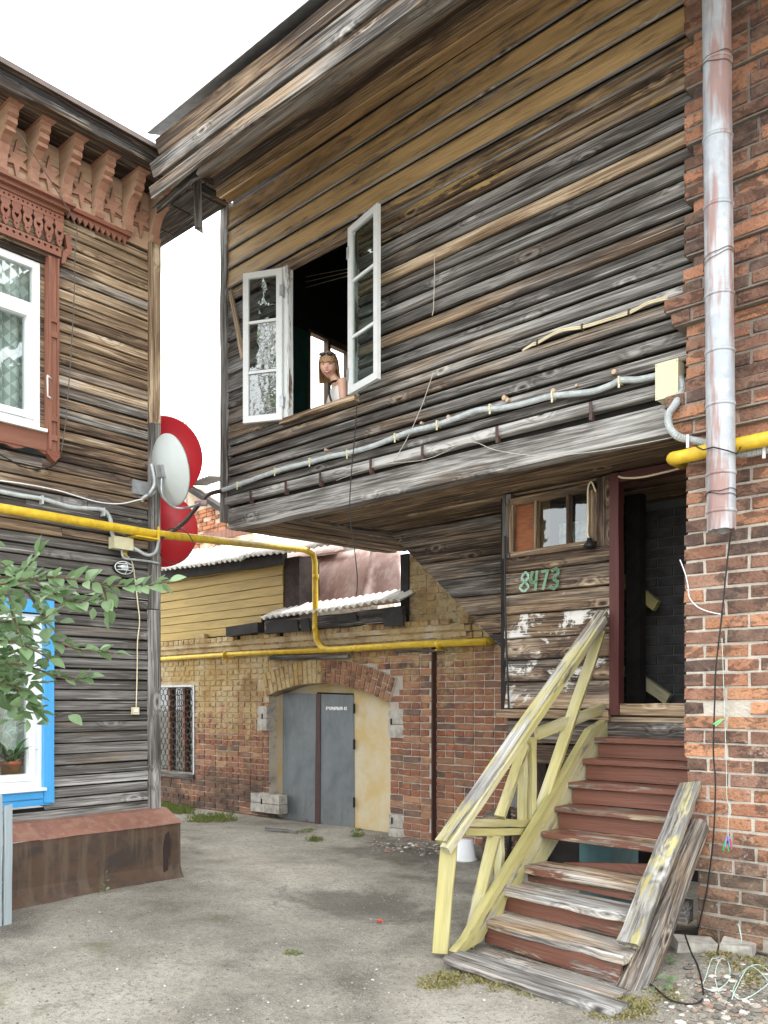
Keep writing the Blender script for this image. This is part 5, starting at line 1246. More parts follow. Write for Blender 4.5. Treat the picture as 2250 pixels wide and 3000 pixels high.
def jbox(pxs, X=None, Y=None, label=''):
    P = [onX(a, b, X) if X else onY(a, b, Y) for a, b in pxs]; c_ = sum(P, Vector())/4
    t = thing('junction_box', c_, label, 'junction box', 'cable junction boxes')
    if X: y0, y1, z0, z1 = P[0].y, P[2].y, P[2].z, P[0].z; lo, hi = (XW+.02, y0, z0), (X-.012, y1, z1); l2, h2 = (X-.010, y0-.003, z0-.003), (X, y1+.003, z1+.003)
    else: x0, x1, z0, z1 = P[0].x, P[2].x, P[2].z, P[0].z; lo, hi = (x0, Y+.012, z0), (x1, YF-.005, z1); l2, h2 = (x0-.003, Y, z0-.003), (x1+.003, Y+.010, z1+.003)
    MB().box(lo, hi).build('body', M_beige, t); MB().box(l2, h2).build('lid', M_beige, t)
    for u in (.06,.94):
        for v in (.06,.94):
            a_ = Vector((l2[0]+(h2[0]-l2[0])*u if not X else h2[0], l2[1]+(h2[1]-l2[1])*u if X else l2[1], l2[2]+(h2[2]-l2[2])*v)); d_ = Vector((.002,0,0)) if X else Vector((0,-.002,0))
            tubeobj('screw', [a_-d_, a_+d_], .004, M_steel, t, 6)
    return t
jbox([(336,1570),(390,1570),(390,1612),(336,1612)], X=XW+.115, label='cream junction box on the wooden house under the yellow gas pipe')
jbox([(1921,1068),(1985,1068),(1985,1156),(1921,1156)], Y=YF-.11, label='cream junction box at the right end of the annex boards')
c2 = thing('conduit', (-2.1, 5.0, 1.7), 'grey ribbed conduit curling from the box down behind the drainpipe', 'conduit')
ribs([onY(1988,1105,YF-.06), onY(1997,1125,YF-.07), onY(1996,1150,YF-.08), onY(1978,1185,5.0), onY(1958,1215,4.97), onY(1962,1252,4.96), onY(1985,1278,4.97), onY(2020,1288,5.02), onY(2075,1300,5.04), onY(2160,1330,5.05), onY(2260,1316,5.05), onY(2400,1300,5.05)], .024, M_grey, c2, 'tube', 10, .014)
for a, b, Y_ in ((2020,1290,5.02),(2243,1320,5.05)):
    c_ = onY(a, b, Y_); MB().box((c_.x-.008, Y_-.03, c_.z-.05), (c_.x+.008, Y_-.024, c_.z+.028)).build('clip', M_pvc, c2)
def cable(label, pts, r, mat, smooth=6, cat='cable', name='cable', n=6):
    return tag(tubeobj(name, catmull(pts, smooth), r, mat, None, n), label, cat, kind='thing')
XC = XW+.035
cable('thin white cable stapled along the wooden house above the grey conduit', [onX(a,b,XC) for a,b in ((-30,1405),(60,1416),(170,1437),(230,1455),(290,1471),(350,1476),(400,1466),(425,1460))], .0055, M_pvc)
cable('thin grey conduit branching from the junction box round the house corner', [onX(a,b,XC+.03) for a,b in ((357,1610),(358,1624),(368,1636),(420,1642),(468,1650))], .010, M_grey)
cable('thick grey cable looping from the junction box to the brown sleeve', [onX(390,1604,XC+.06), onX(405,1612,XC+.08), onX(430,1626,XC+.1), onX(455,1618,XC+.1), pB], .014, M_grey)
cable('dark drop wire hanging from the eaves down past the white window', [onX(a,b,X_) for a,b,X_ in ((38,372,-6.12),(110,470,-6.2),(218,650,-6.30),(220,730,-6.34),(216,900,-6.36),(205,1080,-6.38),(192,1240,-6.39),(178,1330,-6.39))], .004, simple('drop_wire', (.12,.105,.09), .6), 5)
cable('dark wire sagging under the scalloped window apron', [onX(a,b,-6.39) for a,b in ((170,1352),(150,1366),(110,1375),(60,1365),(25,1345),(-20,1322))], .006, M_black)
hd = thing('clothes_line_bracket', onX(142, 1130, -6.37), 'small white plastic bracket on the red brown window casing', 'bracket')
a_, b_ = onX(139,1100,-6.355), onX(140,1160,-6.355); tubeobj('bar', [a_, b_], .006, M_pvc, hd)
for q in (a_, b_): tubeobj('foot', [q, q+Vector((-.03,.05,-.005))], .006, M_pvc, hd)
sc = thing('wall_socket', onX(400,2083,XW+.03), 'cream doorbell box hanging on its long cable on the plank wall', 'socket')
a_ = onX(391,2072,XW+.05); b_ = onX(409,2093,XW+.05); MB().box((XW+.012,a_.y,b_.z),(XW+.045,b_.y,a_.z)).build('box', M_cream, sc); MB().box((XW+.045,a_.y+.012,b_.z+.02),(XW+.05,b_.y-.012,a_.z-.012)).build('button', M_pvc, sc)
tubeobj('lead', catmull([onX(a,b,XC) for a,b in ((352,1612),(372,1628),(388,1650),(396,1700),(404,1770),(409,1820),(403,1880),(402,1960),(399,2074))], 5), .0055, M_cream, sc, 6)
# bulkhead lamp
lp_c = onX(360, 1664, XW+.03); lm = thing('wall_lamp', lp_c, 'oval caged bulkhead lamp on the plank wall below the junction box', 'lamp')
Mr = Matrix.Translation(lp_c) @ Matrix(((0,0,1,0),(1,0,0,0),(0,1,0,0),(0,0,0,1)))
Ms = Mr @ Matrix.Diagonal((1.35,.85,1,1))
MB().lathe([(.0,-.02),(.065,-.02),(.068,.012),(.06,.016)], 20, Ms).build('base', M_black, lm, True)
MB().lathe([(.055,.014),(.052,.04),(.036,.06),(0,.066)], 18, Ms).build('glass', M_glass, lm, True)
MB().lathe([(0,.052),(.018,.05),(.03,.035),(.018,.012),(0,.01)], 12, Ms).build('bulb', M_pvc, lm, True)
cg = MB(); cg.tube([Ms @ Vector((.062*cos(t*pi/12), .062*sin(t*pi/12), .018)) for t in range(25)], .004, 5)
for q in (-.03, 0, .03): cg.tube([Ms @ Vector((x_, q, .02+.052*max(0,1-(x_/.06)**2)**.5)) for x_ in (-.055,-.03,0,.03,.055)], .003, 5)
cg.tube([Ms @ Vector((0, y_, .02+.054*max(0,1-(y_/.062)**2)**.5)) for y_ in (-.06,-.03,0,.03,.06)], .003, 5); cg.build('cage', M_pvc, lm)
# dishes
def dish(px, py, D, rad, n_dir, mat, label, squash=.9, arm=True, lnb=True):
    c_ = ray(px, py)*D; nd = Vector(n_dir).normalized(); up = Vector((0,0,1)); sx = up.cross(nd).normalized(); uy = nd.cross(sx)
    M = Matrix(((sx.x,uy.x,nd.x,c_.x),(sx.y,uy.y,nd.y,c_.y),(sx.z,uy.z,nd.z,c_.z),(0,0,0,1)))
    t = thing('satellite_dish', c_, label, 'satellite dish', 'satellite dishes on the house corner')
    Mq = M @ Matrix.Diagonal((squash,1,1,1)); pr_ = [(rad*k/9, .32*rad*(k/9)**2-.32*rad) for k in range(10)] + [(rad*1.015,.006),(rad*1.02,-.006),(rad*.995,-.012)] + [(rad*k/9, .32*rad*(k/9)**2-.32*rad-.008) for k in range(8,-1,-1)]
    MB().lathe(pr_, 48, Mq).build('reflector', mat, t, True)
    return t, M
nW = FW*.80+RT*.55+Vector((0,0,.22)); td, Md = dish(500,1377,7.30,.298,nW,M_dishw,'pale grey satellite dish seen from behind in front of the corner board',.74)
zb2_ = -.115; L_ = lambda x,y,z: Md @ Vector((x,y,z))
MB().box((-.035,-.06,-.14),(.035,.04,-.085),Md).box((.045,-.05,-.14),(.055,.05,-.08),Md).build('mount', M_steel, td)
ax_s = -1 if (Md @ Vector((1,0,0))-Md @ Vector((0,0,0))).dot(RT) > 0 else 1
post_t = L_(ax_s*.06, .06, -.15); wallp = onX(420, 1450, XW+.02)
tubeobj('mast', catmull([post_t, L_(ax_s*.06,-.10,-.15), post_t*.45+wallp*.55+Vector((.04,.0,-.12)), wallp+Vector((.10,.05,.02)), wallp+Vector((.02,-.01,-.03)), wallp+Vector((.0,-.01,-.06))], 6), .018, M_steel, td, 10)
MB().box((XW,-.1+wallp.y,wallp.z+.0),(XW+.012,wallp.y+.08,wallp.z+.12)).build('wall_plate', M_steel, td)
armp = ray(587,1474)*7.75
tubeobj('arm', catmull([L_(.0,-.05,-.11), L_(0,-.2,-.14), L_(-ax_s*.02,-.31,-.06), L_(-ax_s*.06,-.33,.06), armp], 6), .011, M_steel, td, 8)
MB().tube([armp-RT*.05, armp, armp+RT*.06], [.02,.03,.028], 10).build('receiver', simple('pinkish_cap', (.42,.30,.30), .5), td)
nR = FW*.97-RT*.10+Vector((0,0,.16)); t1_, M1 = dish(480,1340,8.6,.400,nR,M_dishr,'upper red satellite dish half hidden by the pale grey dish',.95)
t2_, M2 = dish(472,1552,8.4,.36,FW*.97-RT*.08+Vector((0,0,.14)),M_dishr,'lower red satellite dish behind the yellow gas pipe',.98)
for tt, MM, rr in ((t1_, M1, .4), (t2_, M2, .36)):
    q = MM @ Vector((0,-.05,-.13)); MB().box((-.03,-.09,-.16),(.03,.0,-.09),MM).build('mount', M_steel, tt)
    tubeobj('mast', catmull([q, q+Vector((0,0,-.16)), q+Vector((-.05,-.05,-.2)), Vector((q.x-.1, yc1-.04, q.z-.2))], 5), .017, M_steel, tt, 9)
q = M2 @ Vector((0,-.1,-.14)); tubeobj('stay', [q, onY(503,1690,4.9) if False else q+Vector((.0,.02,-.30))], .010, M_steel, t2_)
cable('black coaxial loop drooping below the lower red dish', [ray(a,b)*7.4 for a,b in ((486,1555),(505,1548),(540,1555),(562,1580),(564,1605),(545,1635),(515,1652),(485,1645),(468,1620))], .004, M_black)
tva = thing('tv_antenna', onY(547,1560,11), 'thin rooftop aerial rising behind the dishes', 'antenna')
tubeobj('mast', [onY(547,1560,11), onY(546,1226,11)], .02, simple('aerial_pink', (.4,.3,.33), .5), tva, 6)
a_, b_ = onY(512,1232,11), onY(590,1247,11); tubeobj('boom', [a_, b_], .012, M_steel, tva, 5)
for k in range(12): c_ = a_.lerp(b_, k/12); MB().tube([c_-Vector((0,.12,0)), c_+Vector((0,.12,.02))], .006, 4).build('element', M_steel, tva)
# cables on the annex
YC = YF-.035
tw = thing('twin_cable', onY(1740,950,YC), 'pair of cream cables nailed in a wave across the upper annex boards', 'cable')
for dz in (0,.012): tubeobj('lead', catmull([onY(a,b,YC)+Vector((0,0,dz*(.3 if a<1560 else 1))) for a,b in ((1530,1028),(1560,1012),(1576,1006),(1640,972),(1706,961),(1770,942),(1845,918),(1900,890),(1957,876))], 5), .006, M_cream, tw, 6)
for a,b in ((1575,1005),(1706,960),(1843,917)): c_ = onY(a,b,YC); MB().box((c_.x-.006,YC-.012,c_.z-.014),(c_.x+.006,YC+.02,c_.z+.024)).build('clip', M_brownc, tw)
M_string = simple('grey_string', (.55,.52,.46), .8)
cable('short cord hanging from a nail in the middle of the annex wall', [onY(a,b,YF-.03) for a,b in ((1272,735),(1273,800),(1271,870),(1270,905),(1266,925))], .0035, M_string, cat='cord', name='cord')
cable('pale string stretched slantwise from the boards down past the conduit', [onY(a,b,YF-.05) for a,b in ((1270,1090),(1235,1190),(1190,1290),(1146,1360))], .003, M_string, cat='cord', name='cord')
cable('white wire strung under the lowest boards and drooping to the doorway', [onY(a,b,YF-.06) for a,b in ((740,1545),(860,1470),(985,1408),(1100,1365),(1250,1345),(1372,1296),(1450,1318),(1560,1334),(1700,1328),(1850,1305),(1968,1282)) if a > 900], .0028, M_string)
cable('black wire dangling from the right window sash to below the annex', [onY(a,b,YF-.09) for a,b in ((1046,1180),(1040,1270),(1030,1380),(1025,1500),(1040,1620),(1047,1700),(1044,1745))], .0045, M_black)
cable('dark cable running down the left edge of the porch wall', [onY(a,b,YP-.07) for a,b in ((1480,1570),(1479,1700),(1482,1850),(1488,2000),(1491,2085))], .009, M_black)
cable('bundle of cream wires tacked over the porch door', [onY(a,b,YP-.08) for a,b in ((1812,1395),(1830,1400),(1880,1398),(1940,1385),(1992,1372))], .008, M_cream)
cable('cream lead looping over the porch window to a dead lamp holder', [onY(a,b,YP-.07) for a,b in ((1745,1440),(1735,1415),(1728,1415),(1722,1440),(1723,1520),(1721,1560),(1727,1582))], .007, M_cream)
c_ = onY(1727,1596,YP-.08); MB().lathe([(.0,.05),(.018,.05),(.022,.02),(.045,.0),(.045,-.02),(0,-.02)], 14, Matrix.Translation(c_)).build('lamp_holder', M_black, annex, True)
for a,b,s in ((1478,1166,.018),(1488,1172,.016),(1622,1146,.018),(1690,1130,.010),(1315,1222,.016),(1236,1240,.012),(1800,1090,.017),(1480,1190,.01),(955,1318,.012),(1100,1300,.008),(1098,1352,.009)):
    c_ = onY(a,b,YF-.012); MB().tube([c_+Vector((0,.02,0)), c_+Vector((0,-.012,0))], s, 9).build('log_end', simple('pale_log_end', (.55,.40,.28), .8) if a == 1478 else bpy.data.materials['pale_log_end'], annex)
# pier strings
cable('thin dark cable hanging down the face of the brick corner', [onY(a,b,5.05) for a,b in ((2142,1555),(2130,1650),(2115,1800),(2098,1950),(2094,2050),(2090,2200),(2096,2300),(2090,2450),(2075,2580),(2062,2650),(2045,2720))], .005, M_black)
cable('frayed white rope caught on the bricks beside the door', [onY(a,b,5.05) for a,b in ((1992,1640),(2002,1665),(2010,1690),(2016,1720),(2020,1750),(2040,1775),(2070,1790),(2112,1800))], .0035, M_pvc, cat='rope', name='rope')
mint = simple('mint_string', (.50,.66,.60), .7)
cable('mint coloured washing line hanging down the bricks with clothes pegs', [onY(a,b,5.04) for a,b in ((2115,1870),(2120,2000),(2124,2120),(2128,2250),(2130,2340),(2142,2375),(2134,2400),(2133,2460))], .002, mint, cat='cord', name='cord')
for k,(a,b,cx_) in enumerate(((2128,2478,(.05,.45,.12)),(2136,2472,(.6,.08,.2)),(2133,2466,(.2,.35,.8)),(2116,2122,(.2,.7,.3)))):
    c_ = onY(a,b,5.03); pg = thing('clothes_peg', c_, ('green peg at the bottom of the washing line','red peg between the others on the washing line','blue peg at the top of the washing line cluster','single green peg clipped high on the washing line')[k], 'clothes peg', 'clothes pegs on the washing line')
    mt = simple('peg_plastic_%d' % k, cx_, .4); sl2 = .012 if k < 3 else .05
    MB().beam(c_+Vector((-.006,0,.03)), c_+Vector((-.016 if k < 3 else -.05,0,-.03 if k < 3 else .0)), .01, .007).build('jaw', mt, pg); MB().beam(c_+Vector((.006,0,.03)), c_+Vector((.014 if k < 3 else -.04,0,-.03 if k < 3 else -.01)), .01, .007).build('jaw', mt, pg)
def gnd(px, py, dz=.01): q = onZ(px, py, -1.47); return Vector((q.x, q.y, gz(q.x, q.y)+dz))
cable('black cable lying in a curve on the ground by the stairs', [onZ(2007,2740,-1.35), onZ(2025,2790,-1.40)]+[gnd(a,b) for a,b in ((2045,2850),(2060,2900),(2050,2925),(2010,2930),(1960,2915),(1920,2885),(1895,2870))], .005, M_black)
cable('tangled mint string lying on the rubble at the foot of the bricks', [onY(2163,2705,5.0), onY(2172,2760,4.95)]+[gnd(a,b) for a,b in ((2150,2800),(2100,2835),(2085,2837),(2068,2870),(2060,2890),(2100,2898),(2135,2880),(2135,2850),(2110,2838),(2095,2870),(2110,2915),(2125,2925))]+[gnd(a,b,.012) for a,b in ((2140,2930),(2155,2900),(2190,2860),(2230,2850),(2260,2880),(2200,2915),(2160,2920),(2150,2895),(2200,2855),(2270,2900))], .0025, mint, cat='cord', name='cord')

# ================================================================== PERSON AT THE WINDOW
D0 = 7.60; S = D0/FPX; hc = ray(963, 1072)*D0; EX, EY, EZ = RT, -FW, Vector((0,0,1))
def PP_(px, py, wv=0.0): return hc + EX*((px-963)*S) + EZ*((1072-py)*S) + EY*wv
person = thing('person', PP_(992, 1300), 'smiling person with blond fringe and white sleeveless top leaning at the open window', 'person')
yaw = radians(9)
hx = EX*cos(yaw)+EY*sin(yaw); hy = -EX*sin(yaw)+EY*cos(yaw)            # head axes: hx to its side, hy the way it faces
ptc = radians(20); hz = EZ*cos(ptc)+hy*sin(ptc); hy = hy*cos(ptc)-EZ*sin(ptc)
def HP(x, y, z): return hc + hx*x + hy*y + hz*z
def head_r(az, el):
    x = .0765*cos(el)*sin(az); y = .090*cos(el)*cos(az); z = .112*sin(el)
    if z < 0:
        k = 1-.38*(-z/.112)**2.0; x *= k; y *= 1-.14*(-z/.112); z *= .94
        if y > 0: y += .012*(-z/.112)
    fa = max(0, cos(az))**6
    y += .020*math.exp(-((z+.012)/.016)**2-(x/.011)**2)*(y > 0) + .010*math.exp(-((z-.010)/.02)**2-(x/.010)**2)*(y > 0)
    y -= .008*fa*(math.exp(-((z-.014)/.012)**2-((abs(x)-.03)/.014)**2))
    y += .006*(y > 0)*math.exp(-((z+.03)/.02)**2-((abs(x)-.04)/.016)**2)
    return x, y, z
body = MB(); na, ne = 48, 32
for i in range(ne+1):
    el = -pi/2+pi*i/ne
    for k in range(na): body.v.append(tuple(HP(*head_r(2*pi*k/na, el))))
body.f = [(i*na+k, i*na+(k+1)%na, (i+1)*na+(k+1)%na, (i+1)*na+k) for i in range(ne) for k in range(na)]; body.m = [0]*len(body.f)
fx = (-EX*.93+EY*.36).normalized(); sxv = Vector((0,0,1)).cross(fx).normalized()      # chest faces left in the picture
if sxv.dot(EY) < 0: sxv = -sxv
def loft(mb, rings, n=28):
    b = len(mb.v)
    for c_, a_, d_ in rings:
        for k in range(n): mb.v.append(tuple(c_ + sxv*a_*cos(2*pi*k/n) + fx*d_*sin(2*pi*k/n)))
    for i in range(len(rings)-1):
        for k in range(n): mb.f.append((b+i*n+k, b+i*n+(k+1)%n, b+(i+1)*n+(k+1)%n, b+(i+1)*n+k)); mb.m.append(0)
    mb.f += [tuple(b+k for k in range(n))[::-1], tuple(b+(len(rings)-1)*n+k for k in range(n))]; mb.m += [0,0]
tor = [(PP_(990,1330,-.10),.16,.11),(PP_(992,1290,-.09),.155,.105),(PP_(993,1245,-.08),.13,.088),(PP_(993,1205,-.06),.145,.092),(PP_(992,1170,-.05),.16,.096),(PP_(994,1143,-.05),.165,.082),(PP_(993,1128,-.045),.135,.062),(PP_(987,1116,-.03),.065,.05),(PP_(980,1106,-.03),.044,.046),(PP_(973,1096,-.03),.040,.042),(PP_(968,1078,-.04),.036,.04)]
loft(body, tor)
shN = PP_(1006,1129,.098); elN = PP_(1011,1212,.115); haN = PP_(978,1236,-.02)
body.tube([PP_(999,1133,.04), shN, shN.lerp(elN,.5), elN], [.05,.047,.041,.034], 14); body.tube([elN, elN.lerp(haN,.5), haN, haN+fx*.05, haN+fx*.08], [.034,.033,.024,.028,.02], 12)
for k in range(4):
    q = haN+fx*.08+sxv*(k-1.5)*.016; body.tube([haN+fx*.04+sxv*(k-1.5)*.012, q, q+fx*(.03+.008*(k in (1,2)))-EZ*.01, q+fx*(.045+.01*(k in (1,2)))-EZ*.028], [.010,.009,.008,.006], 7)
body.tube([haN+fx*.01-sxv*.02, haN+fx*.035-sxv*.045, haN+fx*.06-sxv*.05-EZ*.008], [.012,.010,.007], 7)
shF = PP_(985,1130,-.19); elF = PP_(985,1215,-.22); haF = PP_(950,1238,-.16)
body.tube([PP_(990,1134,-.12), shF, shF.lerp(elF,.5), elF], [.05,.046,.04,.034], 14); body.tube([elF, elF.lerp(haF,.5), haF, haF+fx*.07], [.034,.033,.024,.026], 12)
for k in range(4):
    q = haF+fx*.08+sxv*(k-1.5)*.016; body.tube([haF+fx*.04+sxv*(k-1.5)*.012, q, q+fx*.035-EZ*.012, q+fx*.05-EZ*.03], [.010,.009,.008,.006], 7)
body.tube([haF+fx*.01+sxv*.02, haF+fx*.035+sxv*.045, haF+fx*.06+sxv*.05-EZ*.008], [.012,.010,.007], 7)
for s_ in (-1, 1): body.tube([HP(s_*.069,-.005,.012), HP(s_*.078,-.012,.0), HP(s_*.073,-.002,-.026)], [.012,.014,.008], 8)
bm_ = body.mesh('tmpbody', M_skin); tmp = bpy.data.objects.new('tmpbody', bm_); COL.objects.link(tmp)
md = tmp.modifiers.new('r', 'REMESH'); md.mode = 'VOXEL'; md.voxel_size = .0058; md2 = tmp.modifiers.new('s', 'SMOOTH'); md2.iterations = 3; md2.factor = .5
me = bpy.data.meshes.new_from_object(tmp.evaluated_get(bpy.context.evaluated_depsgraph_get())); bpy.data.objects.remove(tmp); bpy.data.meshes.remove(bm_)
me.name = 'body'; me.materials.clear(); me.materials.append(M_skin); me.polygons.foreach_set('use_smooth', [True]*len(me.polygons)); link('body', me, person)
top = MB(); sc_ = lambda q, k: (q[0], q[1]*k+.004, q[2]*k+.004)
loft(top, [sc_(q, 1.05) for q in tor[:6]] + [(PP_(995,1130,-.045),.118,.066),(PP_(991,1122,-.045),.098,.060)])
blouse = top.build('blouse', M_dress, person, True)
tubeobj('bag_strap', catmull([PP_(994,1119,.035)+fx*.0, PP_(987,1130,.06)+fx*.045, PP_(983,1160,.10)+fx*.055, PP_(988,1200,.12)+fx*.04, PP_(992,1240,.13)+fx*.03], 5), .010, M_black, person, 8)
# hair: bob with a fringe
h_ = MB(); na, nr_ = 56, 16
for j in range(nr_+1):
    t = j/nr_
    for k in range(na):
        az = 2*pi*k/na; fr_k = sstep(.10, .40, cos(az)); bot = .030*fr_k + (-.140)*(1-fr_k) + .012*noise.noise((az*4, 0, 2)) + .010*noise.noise((az*13, 1, 2))
        zt2 = .122 - (.122-bot)*t
        el_ = max(-.35, zt2)/.122; rr_ = math.sqrt(max(0, 1-min(1, el_)**2)) if zt2 > .02 else 1.0*math.sqrt(1-(.02/.122)**2)
        fl = 1.0 + (.04*noise.noise((az*6, 1, 0)))*t
        out = 1.0 + .10*max(0, -zt2/.15)
        x = .084*rr_*sin(az)*fl*out; y = (.101*rr_*cos(az))*fl
        h_.v.append(tuple(HP(x, y-.002, zt2)))
h_.f = [(j*na+k, (j+1)*na+k, (j+1)*na+(k+1)%na, j*na+(k+1)%na) for j in range(nr_) for k in range(na)]; h_.m = [0]*len(h_.f)
ho = h_.build('hair', M_hair, person, True)
sol = ho.modifiers.new('t', 'SOLIDIFY'); sol.thickness = .008; sol.offset = 1
def ell(name, c, rx, ry, rz, mat, par=None):
    Mq = Matrix(((hx.x*rx,hy.x*ry,hz.x*rz,c.x),(hx.y*rx,hy.y*ry,hz.y*rz,c.y),(hx.z*rx,hy.z*ry,hz.z*rz,c.z),(0,0,0,1)))
    pr_ = [(cos(-pi/2+pi*k/8), sin(-pi/2+pi*k/8)) for k in range(9)]
    return MB().lathe(pr_, 14, Mq).build(name, mat, par or person, True)
for s_ in (-1, 1):
    ell('eye', HP(s_*.029,.077,.014), .0105, .008, .0048, M_eye); ell('eyebrow', HP(s_*.030,.083,.029), .017, .006, .004, M_hair)
MB().tube([HP(-.035,.069,-.037), HP(-.020,.085,-.0525), HP(0,.0935,-.061), HP(.020,.085,-.0525), HP(.035,.069,-.037)], [.003,.0052,.006,.0052,.003], 7).tube([HP(-.035,.069,-.037), HP(-.016,.0875,-.042), HP(0,.092,-.0435), HP(.016,.0875,-.042), HP(.035,.069,-.037)], [.002,.0035,.0038,.0035,.002], 7).build('lips', M_lip, person, True)
tq = [(-.029,-.0400),(-.015,-.0430),(0,-.0440),(.015,-.0430),(.029,-.0400),(.021,-.051),(0,-.058),(-.021,-.051)]
MB().add([HP(x, .0965-abs(x)**1.6*4.6, z) for x, z in tq]+[HP(x, .080-abs(x)**1.6*4.6, z) for x, z in tq], [tuple(range(8)), tuple(range(15,7,-1))]+[(k,(k+1)%8,8+(k+1)%8,8+k) for k in range(8)]).build('teeth', M_tooth, person)
sg = thing('sunglasses', HP(0,.07,.10), 'dark sunglasses pushed up on the hair of the person at the window', 'sunglasses')
for s_ in (-1, 1):
    c_ = HP(s_*.034,.074,.098); ell('lens', c_, .029, .012, .017, simple('sunglass_lens', (.02,.02,.03), .08) if s_ < 0 else bpy.data.materials['sunglass_lens'], sg)
    MB().tube([HP(s_*.064,.06,.10), HP(s_*.082,.0,.085), HP(s_*.084,-.05,.06)], .004, 6).build('temple', M_black, sg)
MB().tube([HP(-.012,.085,.103), HP(.012,.085,.103)], .004, 6).build('bridge', M_black, sg)

bt = thing('birch_tree', (-5.3, -13, -1.5), 'white trunked birch tree mirrored in the open left window sash', 'tree')
tubeobj('trunk', [(-5.3,-13,-1.6),(-5.25,-13,3),(-5.4,-13.1,8),(-5.3,-13,14)], [.2,.17,.12,.05], simple('birch_bark', (.72,.70,.66), .8, scale=4, col2=(.25,.23,.22), stretch=(1,1,3)), bt, 10)
bl = MB(); b2 = random.Random(4)
for k in range(34):
    z = b2.uniform(3, 13.5); a_ = b2.uniform(0, 6.28); L_ = b2.uniform(1.4, 3.2)*(1-(z-3)/18); q = Vector((-5.3,-13,z)); e = q+Vector((cos(a_)*L_, sin(a_)*L_, L_*.5))
    MB().tube([q, q.lerp(e,.6)+Vector((0,0,.2)), e, e+Vector((cos(a_)*.3,sin(a_)*.3,-1.2))], [.045,.03,.018,.008], 5).build('limb', M_stem, bt)
    for j in range(60):
        t = b2.random(); p = q.lerp(e, t)+Vector((b2.gauss(0,.3), b2.gauss(0,.3), b2.gauss(-.5,.6))); s_ = b2.uniform(.05,.09); u = Vector((b2.gauss(0,1),b2.gauss(0,1),b2.gauss(0,1))).normalized(); v = u.orthogonal().normalized()
        bl.add([p-u*s_, p+v*s_*.6, p+u*s_, p-v*s_*.6], [(0,1,2,3)])
tag(bl.build('foliage', M_leaf, bt), kind='stuff')
# ================================================================== LEAVES, WEEDS, LOOSE THINGS
lv = random.Random(11)
def leaf_mesh(k):
    m = MB(); n_ = 6; prof_ = [0,.62,1,1.08,.88,.5,.02]
    for i in range(n_+1):
        t = i/n_; w_ = .29*prof_[i]; x = t; z_ = -.10*(t-.4)**2*(1+.6*k) - .02*k
        m.v += [(x, -w_, z_+w_*.32), (x, 0, z_), (x, w_, z_+w_*(.32+.08*k))]
    for i in range(n_):
        b = i*3; m.f += [(b, b+3, b+4, b+1), (b+1, b+4, b+5, b+2)]
    m.m = [0]*len(m.f); return m.mesh('leaf', M_leaf, True)
LM = [leaf_mesh(k) for k in (-1, 0, 1, 2)]
shrub = thing('leafy_branch', ray(-60,1760)*3.3, 'leafy green branches reaching in from the left over the blue window', 'branch')
stems = [[(-160,1735),(-60,1720),(60,1702),(150,1690),(260,1703),(330,1716),(430,1715),(494,1703)],[(30,1706),(75,1730),(120,1800),(150,1870),(185,1885)],[(185,1885),(230,1902),(280,1905),(335,1914)],[(300,1712),(310,1750),(314,1795)],[(-60,1770),(20,1745),(35,1800),(55,1850),(68,1895)],[(-80,1960),(40,1945),(120,1965),(200,1990),(255,1985)],[(-60,2000),(40,2010),(80,2050),(110,2085)],[(-80,1690),(40,1688),(85,1655),(112,1622)],[(-60,1880),(40,1880),(100,1905),(145,1930)],[(90,1695),(150,1735),(220,1765),(290,1755)],[(-80,1650),(-20,1640),(20,1660)],[(-80,1830),(0,1820),(90,1830),(150,1800)],[(-60,2050),(20,2060),(40,2080)]]
nl = 0
def put_leaf(p, d, L_, par):
    d = d.normalized(); nrm = Vector((lv.uniform(-.5,.5), lv.uniform(-.8,.1), 1)).normalized(); M = frame(p, d, nrm) @ Matrix.Rotation(lv.uniform(-.5,.5), 4, 'X') @ Matrix.Diagonal((L_, L_, L_, 1))
    link('leaf', lv.choice(LM), par, M)
for si, s_ in enumerate(stems):
    dep = 3.25 + .35*noise.noise((si*3.7, 1, 1)) if si else 3.2
    P = catmull([ray(a, b)*(dep+.06*noise.noise((i, si, 0))) for i, (a, b) in enumerate(s_)], 8)
    tubeobj('twig', P, [.0055*(1-.6*i/len(P)) for i in range(len(P))], M_stem, shrub, 6)
    acc = 0; side = 1
    for i in range(1, len(P)):
        acc += (P[i]-P[i-1]).length
        if acc > (.024 if P[i].z < .25 or si in (0,9) else .028) and nl < 285:
            acc = 0; d = (P[i]-P[i-1]).normalized(); side = -side
            sd_ = d.cross(Vector((0,0,1))).normalized()*side
            sv = Vector((0,0,lv.uniform(.1,.9))) if si in (0,7) else Vector((0,0,lv.uniform(-.5,.5)))
            put_leaf(P[i], d*.6 + sv + FW*lv.uniform(-.5,.5) + sd_*.5 + RT*.1, lv.uniform(.045,.092), shrub); nl += 1
            if lv.random() < .7: put_leaf(P[i], d*.3 - sv*.7 + FW*lv.uniform(-.6,.6) + RT*.2, lv.uniform(.05,.08), shrub); nl += 1
    put_leaf(P[-1], P[-1]-P[-3], .07, shrub); nl += 1
ms_ = MB()
